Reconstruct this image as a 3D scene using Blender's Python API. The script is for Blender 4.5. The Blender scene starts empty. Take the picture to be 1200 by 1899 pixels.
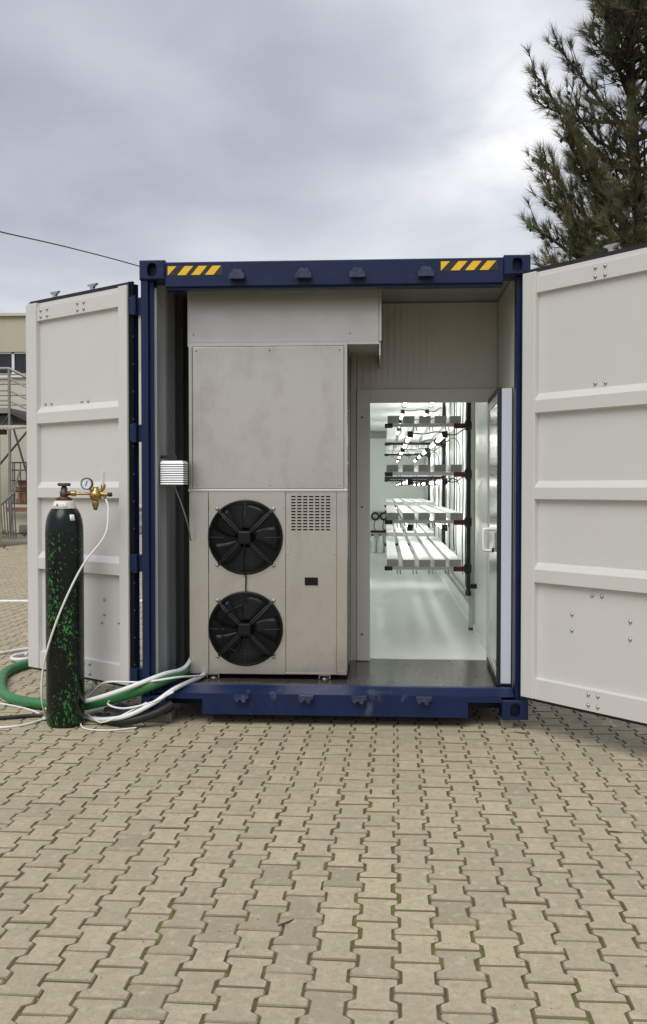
import bpy, bmesh, math, random
from mathutils import Vector, Matrix, noise as mnoise
R = math.radians
random.seed(7)
S = bpy.context.scene
COL = S.collection

# ------------------------------------------------------------------ camera
cd = bpy.data.cameras.new('camera'); cam = bpy.data.objects.new('camera', cd); COL.objects.link(cam)
cam.location = (.325, -6.06, 1.5); cam.rotation_euler = (R(90 - 1.415), 0, R(3.6))
cd.sensor_fit = 'VERTICAL'; cd.sensor_height = 24; cd.sensor_width = 24; cd.lens = 24 * 1801 / 1899
cd.clip_start = .05; cd.clip_end = 2000
S.camera = cam

# ------------------------------------------------------------------ world / sun / exposure
W = bpy.data.worlds.new('World'); S.world = W; W.use_nodes = True
def world():
    nt = W.node_tree; N = nt.nodes; K = nt.links
    bg = N['Background']; bg.inputs['Strength'].default_value = .1
    sky = N.new('ShaderNodeTexSky'); sky.sky_type = 'NISHITA'; sky.sun_disc = False
    sky.sun_elevation = R(52); sky.sun_rotation = R(200); sky.dust_density = 3
    tc = N.new('ShaderNodeTexCoord'); sep = N.new('ShaderNodeSeparateXYZ'); K.new(tc.outputs['Generated'], sep.inputs[0])
    def m(op, a, b=None, c=None):
        n = N.new('ShaderNodeMath'); n.operation = op
        for i, v in enumerate((a, b, c)):
            if v is None: continue
            if isinstance(v, (int, float)): n.inputs[i].default_value = v
            else: K.new(v, n.inputs[i])
        return n.outputs[0]
    z = m('MAXIMUM', sep.outputs[2], 0.0); zz = m('ADD', z, .22)
    cx = m('DIVIDE', sep.outputs[0], zz); cy = m('DIVIDE', sep.outputs[1], zz)
    cmb = N.new('ShaderNodeCombineXYZ'); K.new(cx, cmb.inputs[0]); K.new(cy, cmb.inputs[1])
    def nz(scale, det, off, rough=.5):
        mp = N.new('ShaderNodeMapping'); mp.inputs['Location'].default_value = off; K.new(cmb.outputs[0], mp.inputs[0])
        n = N.new('ShaderNodeTexNoise'); n.inputs['Scale'].default_value = scale; n.inputs['Detail'].default_value = det
        n.inputs['Roughness'].default_value = rough; n.inputs['Distortion'].default_value = .25
        K.new(mp.outputs[0], n.inputs['Vector']); return n.outputs['Fac']
    big = nz(1.1, 3, (3.1, 1.7, 0)); fine = nz(3.0, 6, (7.3, 2.2, 1), .55)
    t = m('SUBTRACT', m('ADD', m('MULTIPLY', big, .85), m('MULTIPLY', fine, .32)), .085)
    # thinner cloud where the sun stands behind the deck, and near the horizon
    d = N.new('ShaderNodeVectorMath'); d.operation = 'DOT_PRODUCT'; K.new(tc.outputs['Generated'], d.inputs[0])
    v = Vector((math.sin(R(8.0)) * math.cos(R(20)), math.cos(R(8.0)) * math.cos(R(20)), math.sin(R(20)))); d.inputs[1].default_value = v
    g = m('POWER', m('MAXIMUM', d.outputs['Value'], 0), 330)
    g = m('MULTIPLY', g, m('SUBTRACT', m('MULTIPLY', fine, 2.2), .5))
    hz = m('POWER', m('SUBTRACT', 1.0, z), 7)
    t = m('ADD', m('ADD', t, m('MULTIPLY', g, .38)), m('MULTIPLY', hz, .10))
    cr = N.new('ShaderNodeValToRGB'); K.new(t, cr.inputs[0]); e = cr.color_ramp.elements
    e[0].position = .34; e[0].color = (3.05, 3.2, 3.7, 1); e[1].position = .92; e[1].color = (8.0, 8.0, 8.1, 1)
    a = e.new(.50); a.color = (4.15, 4.3, 4.8, 1); b = e.new(.66); b.color = (5.5, 5.62, 6.0, 1)
    mx = N.new('ShaderNodeMixRGB'); mx.inputs[0].default_value = .92
    K.new(sky.outputs[0], mx.inputs[1]); K.new(cr.outputs[0], mx.inputs[2])
    K.new(mx.outputs[0], bg.inputs['Color'])
world()
sl = bpy.data.lights.new('sun', 'SUN'); sl.energy = 1.5; sl.angle = R(40); sl.color = (1, .98, .945)
so = bpy.data.objects.new('sun', sl); COL.objects.link(so)
az, el = R(200), R(52)
so.rotation_euler = Vector((-math.sin(az) * math.cos(el), -math.cos(az) * math.cos(el), -math.sin(el))).to_track_quat('-Z', 'Y').to_euler()
S.view_settings.view_transform = 'Standard'; S.view_settings.look = 'None'; S.view_settings.gamma = 1
S.view_settings.exposure = .5; S.view_settings.use_curve_mapping = False
S.render.engine = 'CYCLES'; S.cycles.use_denoising = True; S.cycles.max_bounces = 10; S.cycles.diffuse_bounces = 7
S.cycles.caustics_reflective = False; S.cycles.caustics_refractive = False; S.cycles.sample_clamp_indirect = 6

# ------------------------------------------------------------------ materials
MATS = {}
def mat(name, col, rough=.5, metal=0., var=.0, vscale=3., col2=None, bump=0., bscale=60., stretch=(1, 1, 1), emit=None, estr=0., dirt=None, spec=.5, trans=0., alpha=1., dscale=6., dlo=.58, dhi=.72):
    m = bpy.data.materials.new(name); m.use_nodes = True; nt = m.node_tree; N = nt.nodes; K = nt.links
    b = N['Principled BSDF']; b.inputs['Base Color'].default_value = (*col, 1); b.inputs['Roughness'].default_value = rough
    b.inputs['Metallic'].default_value = metal; b.inputs['Specular IOR Level'].default_value = spec
    b.inputs['Transmission Weight'].default_value = trans; b.inputs['Alpha'].default_value = alpha
    if emit: b.inputs['Emission Color'].default_value = (*emit, 1); b.inputs['Emission Strength'].default_value = estr
    tc = N.new('ShaderNodeTexCoord'); mp = N.new('ShaderNodeMapping'); mp.inputs['Scale'].default_value = stretch
    K.new(tc.outputs['Object'], mp.inputs[0])
    def nz(s, d=5, r=.6):
        n = N.new('ShaderNodeTexNoise'); n.inputs['Scale'].default_value = s; n.inputs['Detail'].default_value = d; n.inputs['Roughness'].default_value = r
        K.new(mp.outputs[0], n.inputs['Vector']); return n.outputs['Fac']
    def ramp(f, lo, hi):
        r = N.new('ShaderNodeMapRange'); r.inputs[1].default_value = lo; r.inputs[2].default_value = hi; K.new(f, r.inputs[0]); return r.outputs[0]
    cur = None
    def mix(f, a, bcol):
        x = N.new('ShaderNodeMixRGB'); K.new(f, x.inputs[0])
        if isinstance(a, tuple): x.inputs[1].default_value = (*a, 1)
        else: K.new(a, x.inputs[1])
        x.inputs[2].default_value = (*bcol, 1); return x.outputs[0]
    if var or col2:
        c2 = col2 or tuple(c * (1 - var) for c in col)
        f = nz(vscale); cur = mix(ramp(f, .3, .7), col, c2)
        rr = N.new('ShaderNodeMapRange'); rr.inputs[3].default_value = max(.03, rough - .1); rr.inputs[4].default_value = min(1, rough + .12)
        K.new(nz(vscale * 2.3), rr.inputs[0]); K.new(rr.outputs[0], b.inputs['Roughness'])
    if dirt:
        cur = mix(ramp(nz(dscale, 9, .7), dlo, dhi), cur if cur is not None else col, dirt)
    if cur is not None: K.new(cur, b.inputs['Base Color'])
    if bump:
        bp = N.new('ShaderNodeBump'); bp.inputs['Strength'].default_value = bump; bp.inputs['Distance'].default_value = .01
        K.new(nz(bscale, 4), bp.inputs['Height']); K.new(bp.outputs[0], b.inputs['Normal'])
    MATS[name] = m; return m

M_navy = mat('navy_paint', (.007, .018, .068), .4, var=.35, vscale=4, spec=.3, dirt=(.03, .045, .09), dscale=9, dlo=.62, dhi=.8, bump=.08, bscale=40)
M_navyworn = mat('navy_paint_worn', (.007, .019, .075), .4, spec=.3, var=.3, vscale=5, dirt=(.13, .14, .16), dscale=7, dlo=.58, dhi=.8, stretch=(1, 1, .35), bump=.1, bscale=40)
M_keeper = mat('worn_keeper_paint', (.02, .03, .075), .45, var=.3, vscale=12, dirt=(.055, .068, .11), dscale=22, dlo=.48, dhi=.66)
M_door = mat('door_paint', (.625, .613, .583), .48, var=.03, vscale=2.5, dirt=(.58, .56, .51), dscale=3, dlo=.55, dhi=.85, bump=.03, bscale=25)
M_gasket = mat('black_rubber', (.012, .013, .016), .55, var=.3, vscale=8)
M_rivet = mat('galvanised_steel', (.5, .5, .5), .38, .85, var=.25, vscale=12)
M_yellow = mat('yellow_film', (.85, .52, .02), .35, var=.1, vscale=9)
M_black = mat('black_film', (.02, .018, .018), .4, var=.2, vscale=9)
M_corr = mat('grey_wall_paint', (.33, .345, .35), .5, var=.12, vscale=3)
M_steel = mat('brushed_stainless', (.60, .572, .512), .33, .85, var=.07, vscale=1.4, dirt=(.40, .37, .32), dscale=3.2, dlo=.50, dhi=.80, bump=.012, bscale=30, stretch=(1, 1, .7))
M_galv = mat('satin_steel_sheet', (.68, .66, .61), .38, .75, var=.05, vscale=2, dirt=(.54, .52, .47), dscale=2.6, dlo=.55, dhi=.8, bump=.012, bscale=120)
M_seam_slotshade = mat('seam_and_slot_shade', (.006, .006, .006), .9, spec=.1)
M_fan = mat('fan_black', (.004, .0045, .005), .4, var=.3, vscale=14, spec=.3)
M_strut = mat('strut_black', (.025, .027, .028), .32)
M_guard = mat('guard_wire_black', (.007, .0075, .008), .35, spec=.4)
M_fanblade = mat('fan_blade_black', (.006, .0065, .007), .3, var=.3, vscale=10, spec=.3)
M_panel = mat('insulated_panel', (.62, .605, .545), .45, var=.05, vscale=2, bump=.02)
M_frame = mat('door_frame_white', (.64, .625, .59), .42, var=.05, vscale=2)
M_leafedge = mat('leaf_edge_film', (.62, .65, .74), .35, var=.05, vscale=3)
M_leaf = mat('leaf_sheet', (.66, .66, .62), .2, .35)
M_wfloor = mat('white_floor_sheet', (.81, .833, .812), .32, .0, var=.06, vscale=2, stretch=(3, .3, 1), bump=.01, bscale=20)
M_white = mat('white_inner_panel', (.835, .862, .842), .38, var=.03, vscale=2)
M_ddeck = mat('dark_deck_sheet', (.075, .07, .06), .24, .2, var=.2, vscale=2, stretch=(3, .4, 1), dirt=(.07, .065, .052), dscale=2, dlo=.5, dhi=.9)
M_tray = mat('tray_white', (.66, .68, .67), .4, var=.04)
M_trayend = mat('tray_end_grey', (.36, .38, .36), .5, var=.06)
M_rackblack = mat('rack_black', (.014, .014, .016), .4, var=.2, vscale=10)
M_alu = mat('aluminium_bar', (.55, .56, .54), .32, .8, var=.1, vscale=8)
M_tube = mat('lamp_tube', (.9, .9, .86), .3, emit=(1, .985, .93), estr=8)
M_red = mat('dark_red_clamp', (.12, .01, .015), .5, var=.2)
M_cyl_collar = mat('collar_paper', (.74, .78, .76), .5, var=.06, vscale=20)
M_collarw = mat('collar_cream', (.70, .66, .54), .5, var=.1, vscale=20)
M_label_green = mat('label_green', (.02, .22, .14), .5)
M_brass = mat('brass', (.50, .34, .12), .35, .9, var=.3, vscale=25, dirt=(.18, .1, .04), dscale=30)
M_oldbrass = mat('tarnished_brass', (.16, .10, .06), .5, .7, var=.4, vscale=25)
M_wheelgrey = mat('handwheel_grey', (.06, .065, .07), .5, var=.3, vscale=20)
M_rust = mat('oxide_red', (.10, .022, .015), .6, var=.3, vscale=20)
M_dial = mat('dial_white', (.75, .78, .79), .3)
M_clear = mat('clear_plastic', (.92, .94, .94), .08, trans=.55, alpha=.55)
M_whose = mat('white_hose', (.78, .79, .78), .35, var=.06, vscale=8, dirt=(.5, .48, .42), dscale=7)
M_wtube = mat('white_tube', (.80, .80, .76), .35, var=.05)
M_ghose = mat('green_hose', (.035, .22, .07), .42, var=.25, vscale=5, dirt=(.10, .16, .08), dscale=5)
M_bhose = mat('black_hose', (.015, .016, .018), .5, var=.3)
M_shield = mat('white_plastic', (.85, .86, .87), .35, var=.02)
M_greycable = mat('grey_cable', (.2, .21, .21), .5)
M_concrete = mat('concrete', (.24, .22, .19), .85, var=.3, vscale=12, bump=.2, bscale=40)
M_beige = mat('beige_render', (.50, .46, .35), .8, var=.1, vscale=.7, dirt=(.40, .36, .26), dscale=.6)
M_cream = mat('cream_render', (.60, .57, .47), .8, var=.1, vscale=.7)
M_glass = mat('dark_glass', (.012, .014, .016), .08)
M_winwhite = mat('white_frame', (.72, .73, .72), .4)
M_pipe = mat('grey_pipe', (.30, .30, .28), .5, .4, var=.2, vscale=2)
M_darkmetal = mat('dark_metal', (.10, .10, .09), .5, .4, var=.3, vscale=2)
M_ochre = mat('ochre_paint', (.48, .40, .17), .7, var=.15, vscale=2)
M_wood = mat('brown_board', (.12, .07, .04), .7, var=.4, vscale=4)
M_brick = mat('orange_brick', (.36, .17, .08), .8, var=.4, vscale=4)
M_corrroof = mat('corrugated_roof', (.55, .52, .45), .7, var=.3, vscale=3)
M_bark = mat('bark', (.07, .052, .038), .9, var=.5, vscale=6, bump=.5, bscale=25, stretch=(1, 1, .3))
M_cone = mat('dark_cone', (.03, .022, .017), .9, var=.4)
M_stone = mat('grey_cloth', (.10, .10, .10), .9, var=.4, vscale=15, bump=.4, bscale=40)
M_jug = mat('milky_plastic', (.72, .76, .73), .4)
M_weed = mat('weed_green', (.07, .085, .03), .8, var=.5, vscale=9)

def needle_mat():
    m = bpy.data.materials.new('pine_needles'); m.use_nodes = True; nt = m.node_tree; N = nt.nodes; K = nt.links; b = N['Principled BSDF']
    at = N.new('ShaderNodeAttribute'); at.attribute_name = 'rnd'
    cr = N.new('ShaderNodeValToRGB'); K.new(at.outputs['Fac'], cr.inputs[0]); e = cr.color_ramp.elements
    e[0].color = (.065, .08, .045, 1); e[1].color = (.26, .235, .09, 1); a = e.new(.5); a.color = (.14, .145, .062, 1)
    K.new(cr.outputs[0], b.inputs['Base Color']); b.inputs['Roughness'].default_value = .6
    return m
M_needle = needle_mat()

def paver_mat():
    m = bpy.data.materials.new('paver_concrete'); m.use_nodes = True; nt = m.node_tree; N = nt.nodes; K = nt.links; b = N['Principled BSDF']
    at = N.new('ShaderNodeAttribute'); at.attribute_name = 'rnd'
    ge = N.new('ShaderNodeNewGeometry')
    def nz(s, d=5, r=.6):
        n = N.new('ShaderNodeTexNoise'); n.inputs['Scale'].default_value = s; n.inputs['Detail'].default_value = d; n.inputs['Roughness'].default_value = r
        K.new(ge.outputs['Position'], n.inputs['Vector']); return n.outputs['Fac']
    def mr(f, lo, hi, a=0, c=1):
        r = N.new('ShaderNodeMapRange'); r.inputs[1].default_value = lo; r.inputs[2].default_value = hi; r.inputs[3].default_value = a; r.inputs[4].default_value = c
        K.new(f, r.inputs[0]); return r.outputs[0]
    def mix(f, a, c, t='MIX'):
        x = N.new('ShaderNodeMixRGB'); x.blend_type = t
        for i, v in enumerate((f, a, c)):
            if isinstance(v, tuple): x.inputs[i].default_value = (*v, 1)
            elif isinstance(v, float): x.inputs[i].default_value = v
            else: K.new(v, x.inputs[i])
        return x.outputs[0]
    fr = N.new('ShaderNodeMath'); fr.operation = 'FRACT'; K.new(at.outputs['Fac'], fr.inputs[0])
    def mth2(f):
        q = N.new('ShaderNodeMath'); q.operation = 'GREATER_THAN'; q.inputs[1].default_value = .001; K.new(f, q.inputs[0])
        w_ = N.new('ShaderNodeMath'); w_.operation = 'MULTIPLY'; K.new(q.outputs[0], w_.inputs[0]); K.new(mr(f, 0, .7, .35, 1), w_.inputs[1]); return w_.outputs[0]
    cr = N.new('ShaderNodeValToRGB'); K.new(fr.outputs[0], cr.inputs[0]); e = cr.color_ramp.elements
    e[0].color = (.35, .30, .20, 1); e[1].color = (.545, .465, .31, 1)
    k = e.new(.12); k.color = (.42, .365, .25, 1); k = e.new(.3); k.color = (.45, .385, .255, 1); k = e.new(.62); k.color = (.505, .43, .285, 1)
    edge_dark = mr(at.outputs['Fac'], 1.0, 2.4, 0, 1)
    c = mix(mr(nz(1.1, 4), .35, .7, 0, .6), cr.outputs[0], (.385, .335, .23))          # broad staining
    c = mix(mr(nz(9, 6, .7), .48, .72, 0, .7), c, (.34, .305, .225))                        # blotches
    c = mix(mr(nz(170, 3, .6), .40, .74, 0, .48), c, (.24, .21, .15))                     # sand grain
    c = mix(mr(nz(38, 5, .7), .48, .70, 0, .62), c, (.27, .237, .17))                      # worn pitted areas
    c = mix(mr(nz(22, 4, .6), .54, .76, 0, .6), c, (.60, .53, .39))                        # pale scuffs
    vo = N.new('ShaderNodeTexVoronoi'); vo.inputs['Scale'].default_value = 75; K.new(ge.outputs['Position'], vo.inputs['Vector'])
    sp = mr(vo.outputs['Distance'], .16, .10); w = mr(nz(7, 3), .55, .62)
    mm = N.new('ShaderNodeMath'); mm.operation = 'MULTIPLY'; K.new(sp, mm.inputs[0]); K.new(w, mm.inputs[1])
    c = mix(mm.outputs[0], c, (.66, .62, .54))                                            # exposed pale grit
    vo2 = N.new('ShaderNodeTexVoronoi'); vo2.inputs['Scale'].default_value = 26; K.new(ge.outputs['Position'], vo2.inputs['Vector'])
    sp2 = mr(vo2.outputs['Distance'], .10, .06); w2 = mr(nz(3.3, 3), .56, .64)
    m2 = N.new('ShaderNodeMath'); m2.operation = 'MULTIPLY'; K.new(sp2, m2.inputs[0]); K.new(w2, m2.inputs[1])
    c = mix(m2.outputs[0], c, (.10, .085, .06))                                           # dark bits
    c = mix(mth2(edge_dark), c, (.15, .12, .075))                                             # darker block flanks and chamfers
    K.new(c, b.inputs['Base Color']); b.inputs['Roughness'].default_value = .85; b.inputs['Specular IOR Level'].default_value = .3
    bp = N.new('ShaderNodeBump'); bp.inputs['Strength'].default_value = .35; bp.inputs['Distance'].default_value = .004
    K.new(nz(130, 5, .7), bp.inputs['Height']); K.new(bp.outputs[0], b.inputs['Normal'])
    return m
M_paver = paver_mat()

def joint_mat():
    m = bpy.data.materials.new('joint_soil_moss'); m.use_nodes = True; nt = m.node_tree; N = nt.nodes; K = nt.links; b = N['Principled BSDF']
    ge = N.new('ShaderNodeNewGeometry')
    n1 = N.new('ShaderNodeTexNoise'); n1.inputs['Scale'].default_value = 1.5; n1.inputs['Detail'].default_value = 8; n1.inputs['Roughness'].default_value = .75; K.new(ge.outputs['Position'], n1.inputs['Vector'])
    cr = N.new('ShaderNodeValToRGB'); K.new(n1.outputs['Fac'], cr.inputs[0]); e = cr.color_ramp.elements
    e[0].position = .38; e[0].color = (.11, .085, .05, 1); e[1].position = .58; e[1].color = (.12, .15, .02, 1); k = e.new(.49); k.color = (.09, .08, .035, 1)
    K.new(cr.outputs[0], b.inputs['Base Color']); b.inputs['Roughness'].default_value = .95
    n2 = N.new('ShaderNodeTexNoise'); n2.inputs['Scale'].default_value = 150; K.new(ge.outputs['Position'], n2.inputs['Vector'])
    bp = N.new('ShaderNodeBump'); bp.inputs['Strength'].default_value = .6; bp.inputs['Distance'].default_value = .006; K.new(n2.outputs['Fac'], bp.inputs['Height']); K.new(bp.outputs[0], b.inputs['Normal'])
    return m
M_joint = joint_mat()
M_ground = mat('bare_ground', (.26, .23, .17), .95, var=.3, vscale=.6, col2=(.19, .17, .12), bump=.3, bscale=20)

def cylinder_mat():
    m = bpy.data.materials.new('chipped_cylinder_paint'); m.use_nodes = True; nt = m.node_tree; N = nt.nodes; K = nt.links; b = N['Principled BSDF']
    tc = N.new('ShaderNodeTexCoord')
    def nz(s, d, r, sc, off=(0, 0, 0)):
        mp = N.new('ShaderNodeMapping'); mp.inputs['Scale'].default_value = sc; mp.inputs['Location'].default_value = off; K.new(tc.outputs['Object'], mp.inputs[0])
        n = N.new('ShaderNodeTexNoise'); n.inputs['Scale'].default_value = s; n.inputs['Detail'].default_value = d; n.inputs['Roughness'].default_value = r; K.new(mp.outputs[0], n.inputs['Vector']); return n.outputs['Fac']
    def mr(f, lo, hi):
        r = N.new('ShaderNodeMapRange'); r.inputs[1].default_value = lo; r.inputs[2].default_value = hi; K.new(f, r.inputs[0]); return r.outputs[0]
    def mth(op, a, c):
        n = N.new('ShaderNodeMath'); n.operation = op
        for i, v in enumerate((a, c)):
            if isinstance(v, float): n.inputs[i].default_value = v
            else: K.new(v, n.inputs[i])
        return n.outputs[0]
    def mix(f, a, c):
        x = N.new('ShaderNodeMixRGB'); K.new(f, x.inputs[0])
        for i, v in ((1, a), (2, c)):
            if isinstance(v, tuple): x.inputs[i].default_value = (*v, 1)
            else: K.new(v, x.inputs[i])
        return x.outputs[0]
    area = nz(9, 3, .6, (1, 1, .28), (2.3, 4.1, .2)); chip = nz(75, 4, .65, (1, 1, .5)); spk = nz(95, 2, .5, (1, 1, .8), (3, 3, 3))
    sep = N.new('ShaderNodeSeparateXYZ'); K.new(tc.outputs['Object'], sep.inputs[0])
    low = mr(sep.outputs[2], 1.25, 1.19)                                     # shoulder was repainted: no chips there
    foot = mr(sep.outputs[2], .35, .0)
    s = mth('ADD', mth('MULTIPLY', area, .46), mth('ADD', mth('MULTIPLY', chip, .85), mth('MULTIPLY', foot, .045)))
    fg = mth('MULTIPLY', mr(s, .752, .767), low)
    fs = mth('MULTIPLY', mr(mth('ADD', mth('MULTIPLY', area, .4), mth('MULTIPLY', spk, .8)), .775, .79), low)
    base = mix(mr(nz(5, 5, .6, (1, 1, .5)), .35, .7), (.0035, .004, .006), (.004, .011, .006))
    c = mix(fg, base, (.03, .19, .03)); c = mix(fs, c, (.16, .36, .15))
    K.new(c, b.inputs['Base Color']); b.inputs['Specular IOR Level'].default_value = .35
    r = N.new('ShaderNodeMapRange'); r.inputs[3].default_value = .26; r.inputs[4].default_value = .6; K.new(fg, r.inputs[0]); K.new(r.outputs[0], b.inputs['Roughness'])
    bp = N.new('ShaderNodeBump'); bp.inputs['Strength'].default_value = .4; bp.inputs['Distance'].default_value = .002; bp.invert = True; K.new(fg, bp.inputs['Height']); K.new(bp.outputs[0], b.inputs['Normal'])
    return m
M_cyl = cylinder_mat()

# ------------------------------------------------------------------ builders
WM = {}
def wm(o): return WM.get(o.name, Matrix.Identity(4))
def tag(o, label=None, cat=None, group=None, kind=None):
    if label: o['label'] = label
    if cat: o['category'] = cat
    if group: o['group'] = group
    if kind: o['kind'] = kind
    return o
def thing(name, label, cat, loc=(0, 0, 0), rotz=0., group=None):
    o = bpy.data.objects.new(name, None); COL.objects.link(o); o.location = loc; o.rotation_euler = (0, 0, rotz); o.empty_display_size = .1
    WM[o.name] = Matrix.Translation(Vector(loc)) @ Matrix.Rotation(rotz, 4, 'Z')
    return tag(o, label, cat, group)
class MB:
    def __init__(s): s.v = []; s.f = []; s.smooth = []
    def add(s, vs, fs, sm=False):
        o = len(s.v); s.v += [Vector(p) for p in vs]
        for f in fs: s.f.append([i + o for i in f]); s.smooth.append(sm)
        return s
    def box(s, x0, x1, y0, y1, z0, z1, bev=0.):
        if bev:
            bm = bmesh.new(); bmesh.ops.create_cube(bm, size=1)
            for v in bm.verts: v.co = Vector(((x0 + x1) / 2 + v.co.x * (x1 - x0), (y0 + y1) / 2 + v.co.y * (y1 - y0), (z0 + z1) / 2 + v.co.z * (z1 - z0)))
            bmesh.ops.bevel(bm, geom=bm.edges[:], offset=bev, segments=2, affect='EDGES', profile=.6)
            bm.verts.index_update(); s.add([v.co.copy() for v in bm.verts], [[v.index for v in f.verts] for f in bm.faces]); bm.free(); return s
        return s.add([(x0, y0, z0), (x1, y0, z0), (x1, y1, z0), (x0, y1, z0), (x0, y0, z1), (x1, y0, z1), (x1, y1, z1), (x0, y1, z1)],
                     [(0, 3, 2, 1), (4, 5, 6, 7), (0, 1, 5, 4), (1, 2, 6, 5), (2, 3, 7, 6), (3, 0, 4, 7)])
    def tube(s, pts, r, n=8, caps=True):
        pts = [Vector(p) for p in pts]; rs = r if isinstance(r, (list, tuple)) else [r] * len(pts)
        ref = None; vs = []; fs = []
        for i, p in enumerate(pts):
            t = (pts[min(i + 1, len(pts) - 1)] - pts[max(i - 1, 0)]).normalized()
            if ref is None: ref = t.orthogonal().normalized()
            ref = (ref - t * ref.dot(t)); ref = ref.normalized() if ref.length > 1e-6 else t.orthogonal().normalized()
            b = t.cross(ref)
            for k in range(n):
                a = 2 * math.pi * k / n; vs.append(p + (ref * math.cos(a) + b * math.sin(a)) * rs[i])
        for i in range(len(pts) - 1):
            for k in range(n): fs.append((i * n + k, i * n + (k + 1) % n, (i + 1) * n + (k + 1) % n, (i + 1) * n + k))
        s.add(vs, fs, True)
        if caps: s.add(vs[:n], [tuple(range(n))[::-1]]); s.add(vs[-n:], [tuple(range(n))])
        return s
    def lathe(s, prof, c=(0, 0, 0), axis=(0, 0, 1), n=24, sm=True):
        ax = Vector(axis).normalized(); u = ax.orthogonal().normalized(); w = ax.cross(u); c = Vector(c); vs = []; fs = []
        for r, h in prof:
            for k in range(n):
                a = 2 * math.pi * k / n; vs.append(c + ax * h + (u * math.cos(a) + w * math.sin(a)) * r)
        for i in range(len(prof) - 1):
            for k in range(n): fs.append((i * n + k, i * n + (k + 1) % n, (i + 1) * n + (k + 1) % n, (i + 1) * n + k))
        s.add(vs, fs, sm)
        s.add(vs[:n], [tuple(range(n))[::-1]]); s.add(vs[-n:], [tuple(range(n))]); return s
    def prism(s, poly, fn, d0, d1):
        n = len(poly); s.add([fn(a, b, d0) for a, b in poly] + [fn(a, b, d1) for a, b in poly],
            [tuple(range(n))[::-1], tuple(range(n, 2 * n))] + [(i, (i + 1) % n, n + (i + 1) % n, n + i) for i in range(n)]); return s
    def build(s, name, m, parent=None, world=True, mod=None):
        me = bpy.data.meshes.new(name); vs = s.v
        if parent is not None and world: iv = wm(parent).inverted(); vs = [iv @ v for v in vs]
        me.from_pydata([tuple(v) for v in vs], [], s.f); me.polygons.foreach_set('use_smooth', s.smooth)
        bm = bmesh.new(); bm.from_mesh(me)
        if len(s.f) < 20000: bmesh.ops.recalc_face_normals(bm, faces=bm.faces[:])
        bm.to_mesh(me); bm.free()
        me.materials.append(m); o = bpy.data.objects.new(name, me); COL.objects.link(o)
        if parent is not None: o.parent = parent; WM[o.name] = wm(parent)
        else: WM[o.name] = Matrix.Identity(4)
        return o
def B(*a, **k): return MB().box(*a, **k)
def inst(o, loc, parent, rot=None, name=None):
    c = o.copy(); COL.objects.link(c); c.parent = parent; c.location = loc
    if rot is not None: c.rotation_euler = rot
    return c
def spline(pts, n=10):
    P = [Vector(p) for p in pts]; P = [P[0] * 2 - P[1]] + P + [P[-1] * 2 - P[-2]]; out = []
    for i in range(1, len(P) - 2):
        for k in range(n):
            t = k / n; a, b, c, d = P[i - 1], P[i], P[i + 1], P[i + 2]
            out.append(.5 * ((2 * b) + (c - a) * t + (2 * a - 5 * b + 4 * c - d) * t * t + (3 * b - a - 3 * c + d) * t ** 3))
    out.append(P[-2]); return out
def holed_plate(mb, x0, x1, z0, z1, cx, cz, rx, rz, yf, yb, n=32, sq=1.):
    """front plate in XZ with an oval hole running back to yb"""
    o = []; i = []
    for k in range(n):
        a = 2 * math.pi * (k + .5) / n; c, d = math.cos(a), math.sin(a)
        ic, idd = math.copysign(abs(c) ** sq, c), math.copysign(abs(d) ** sq, d)
        i.append((cx + rx * ic, cz + rz * idd))
        tx = ((x1 - cx) if c > 0 else (x0 - cx)) / c; tz = ((z1 - cz) if d > 0 else (z0 - cz)) / d; t = min(tx, tz)
        o.append((cx + c * t, cz + d * t))
    for cxn, czn in ((x0, z0), (x1, z0), (x1, z1), (x0, z1)):      # snap nearest to the corners
        k = min(range(n), key=lambda q: (o[q][0] - cxn) ** 2 + (o[q][1] - czn) ** 2); o[k] = (cxn, czn)
    vs = [(x, yf, z) for x, z in o] + [(x, yf, z) for x, z in i] + [(x, yb, z) for x, z in i]
    fs = [(k, (k + 1) % n, n + (k + 1) % n, n + k) for k in range(n)] + [(n + k, n + (k + 1) % n, 2 * n + (k + 1) % n, 2 * n + k) for k in range(n)]
    return mb.add(vs, fs)

# ------------------------------------------------------------------ ground and pavement
g = MB().add([(-400, -300, -.035), (400, -300, -.035), (400, 900, -.035), (-400, 900, -.035)], [(0, 1, 2, 3)]).build('ground', M_ground)
tag(g, 'bare earth ground stretching out beyond the paved yard', kind='structure')
PX0, PX1, PY0, PY1 = -9.5, 5.2, -7.2, 27.0
def joint_bed():
    mb = MB(); z = -.005; gx0, gx1, gy0, gy1, st = -2.2, 2.3, -3.7, .6, .028
    def rect(a, b, c, d): mb.add([(a, c, z), (b, c, z), (b, d, z), (a, d, z)], [(0, 1, 2, 3)])
    rect(PX0, gx0, PY0, PY1); rect(gx1, PX1, PY0, PY1); rect(gx0, gx1, PY0, gy0); rect(gx0, gx1, gy1, PY1)
    nx = int((gx1 - gx0) / st); ny = int((gy1 - gy0) / st); vs = []
    for q in range(ny + 1):
        for p in range(nx + 1):
            x = gx0 + (gx1 - gx0) * p / nx; y = gy0 + (gy1 - gy0) * q / ny
            d = 0 if p in (0, nx) or q in (0, ny) else abs(.004 * mnoise.noise(Vector((x * 3.1, y * 3.1, 0)))) * -1 + .001 + .0012 * mnoise.noise(Vector((x * 14, y * 14, 3)))
            vs.append((x, y, min(-.0042, z + d)))
    mb.add(vs, [(q * (nx + 1) + p, q * (nx + 1) + p + 1, (q + 1) * (nx + 1) + p + 1, (q + 1) * (nx + 1) + p) for q in range(ny) for p in range(nx)])
    return mb.build('pavement', M_joint)
pav = joint_bed()
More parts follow.
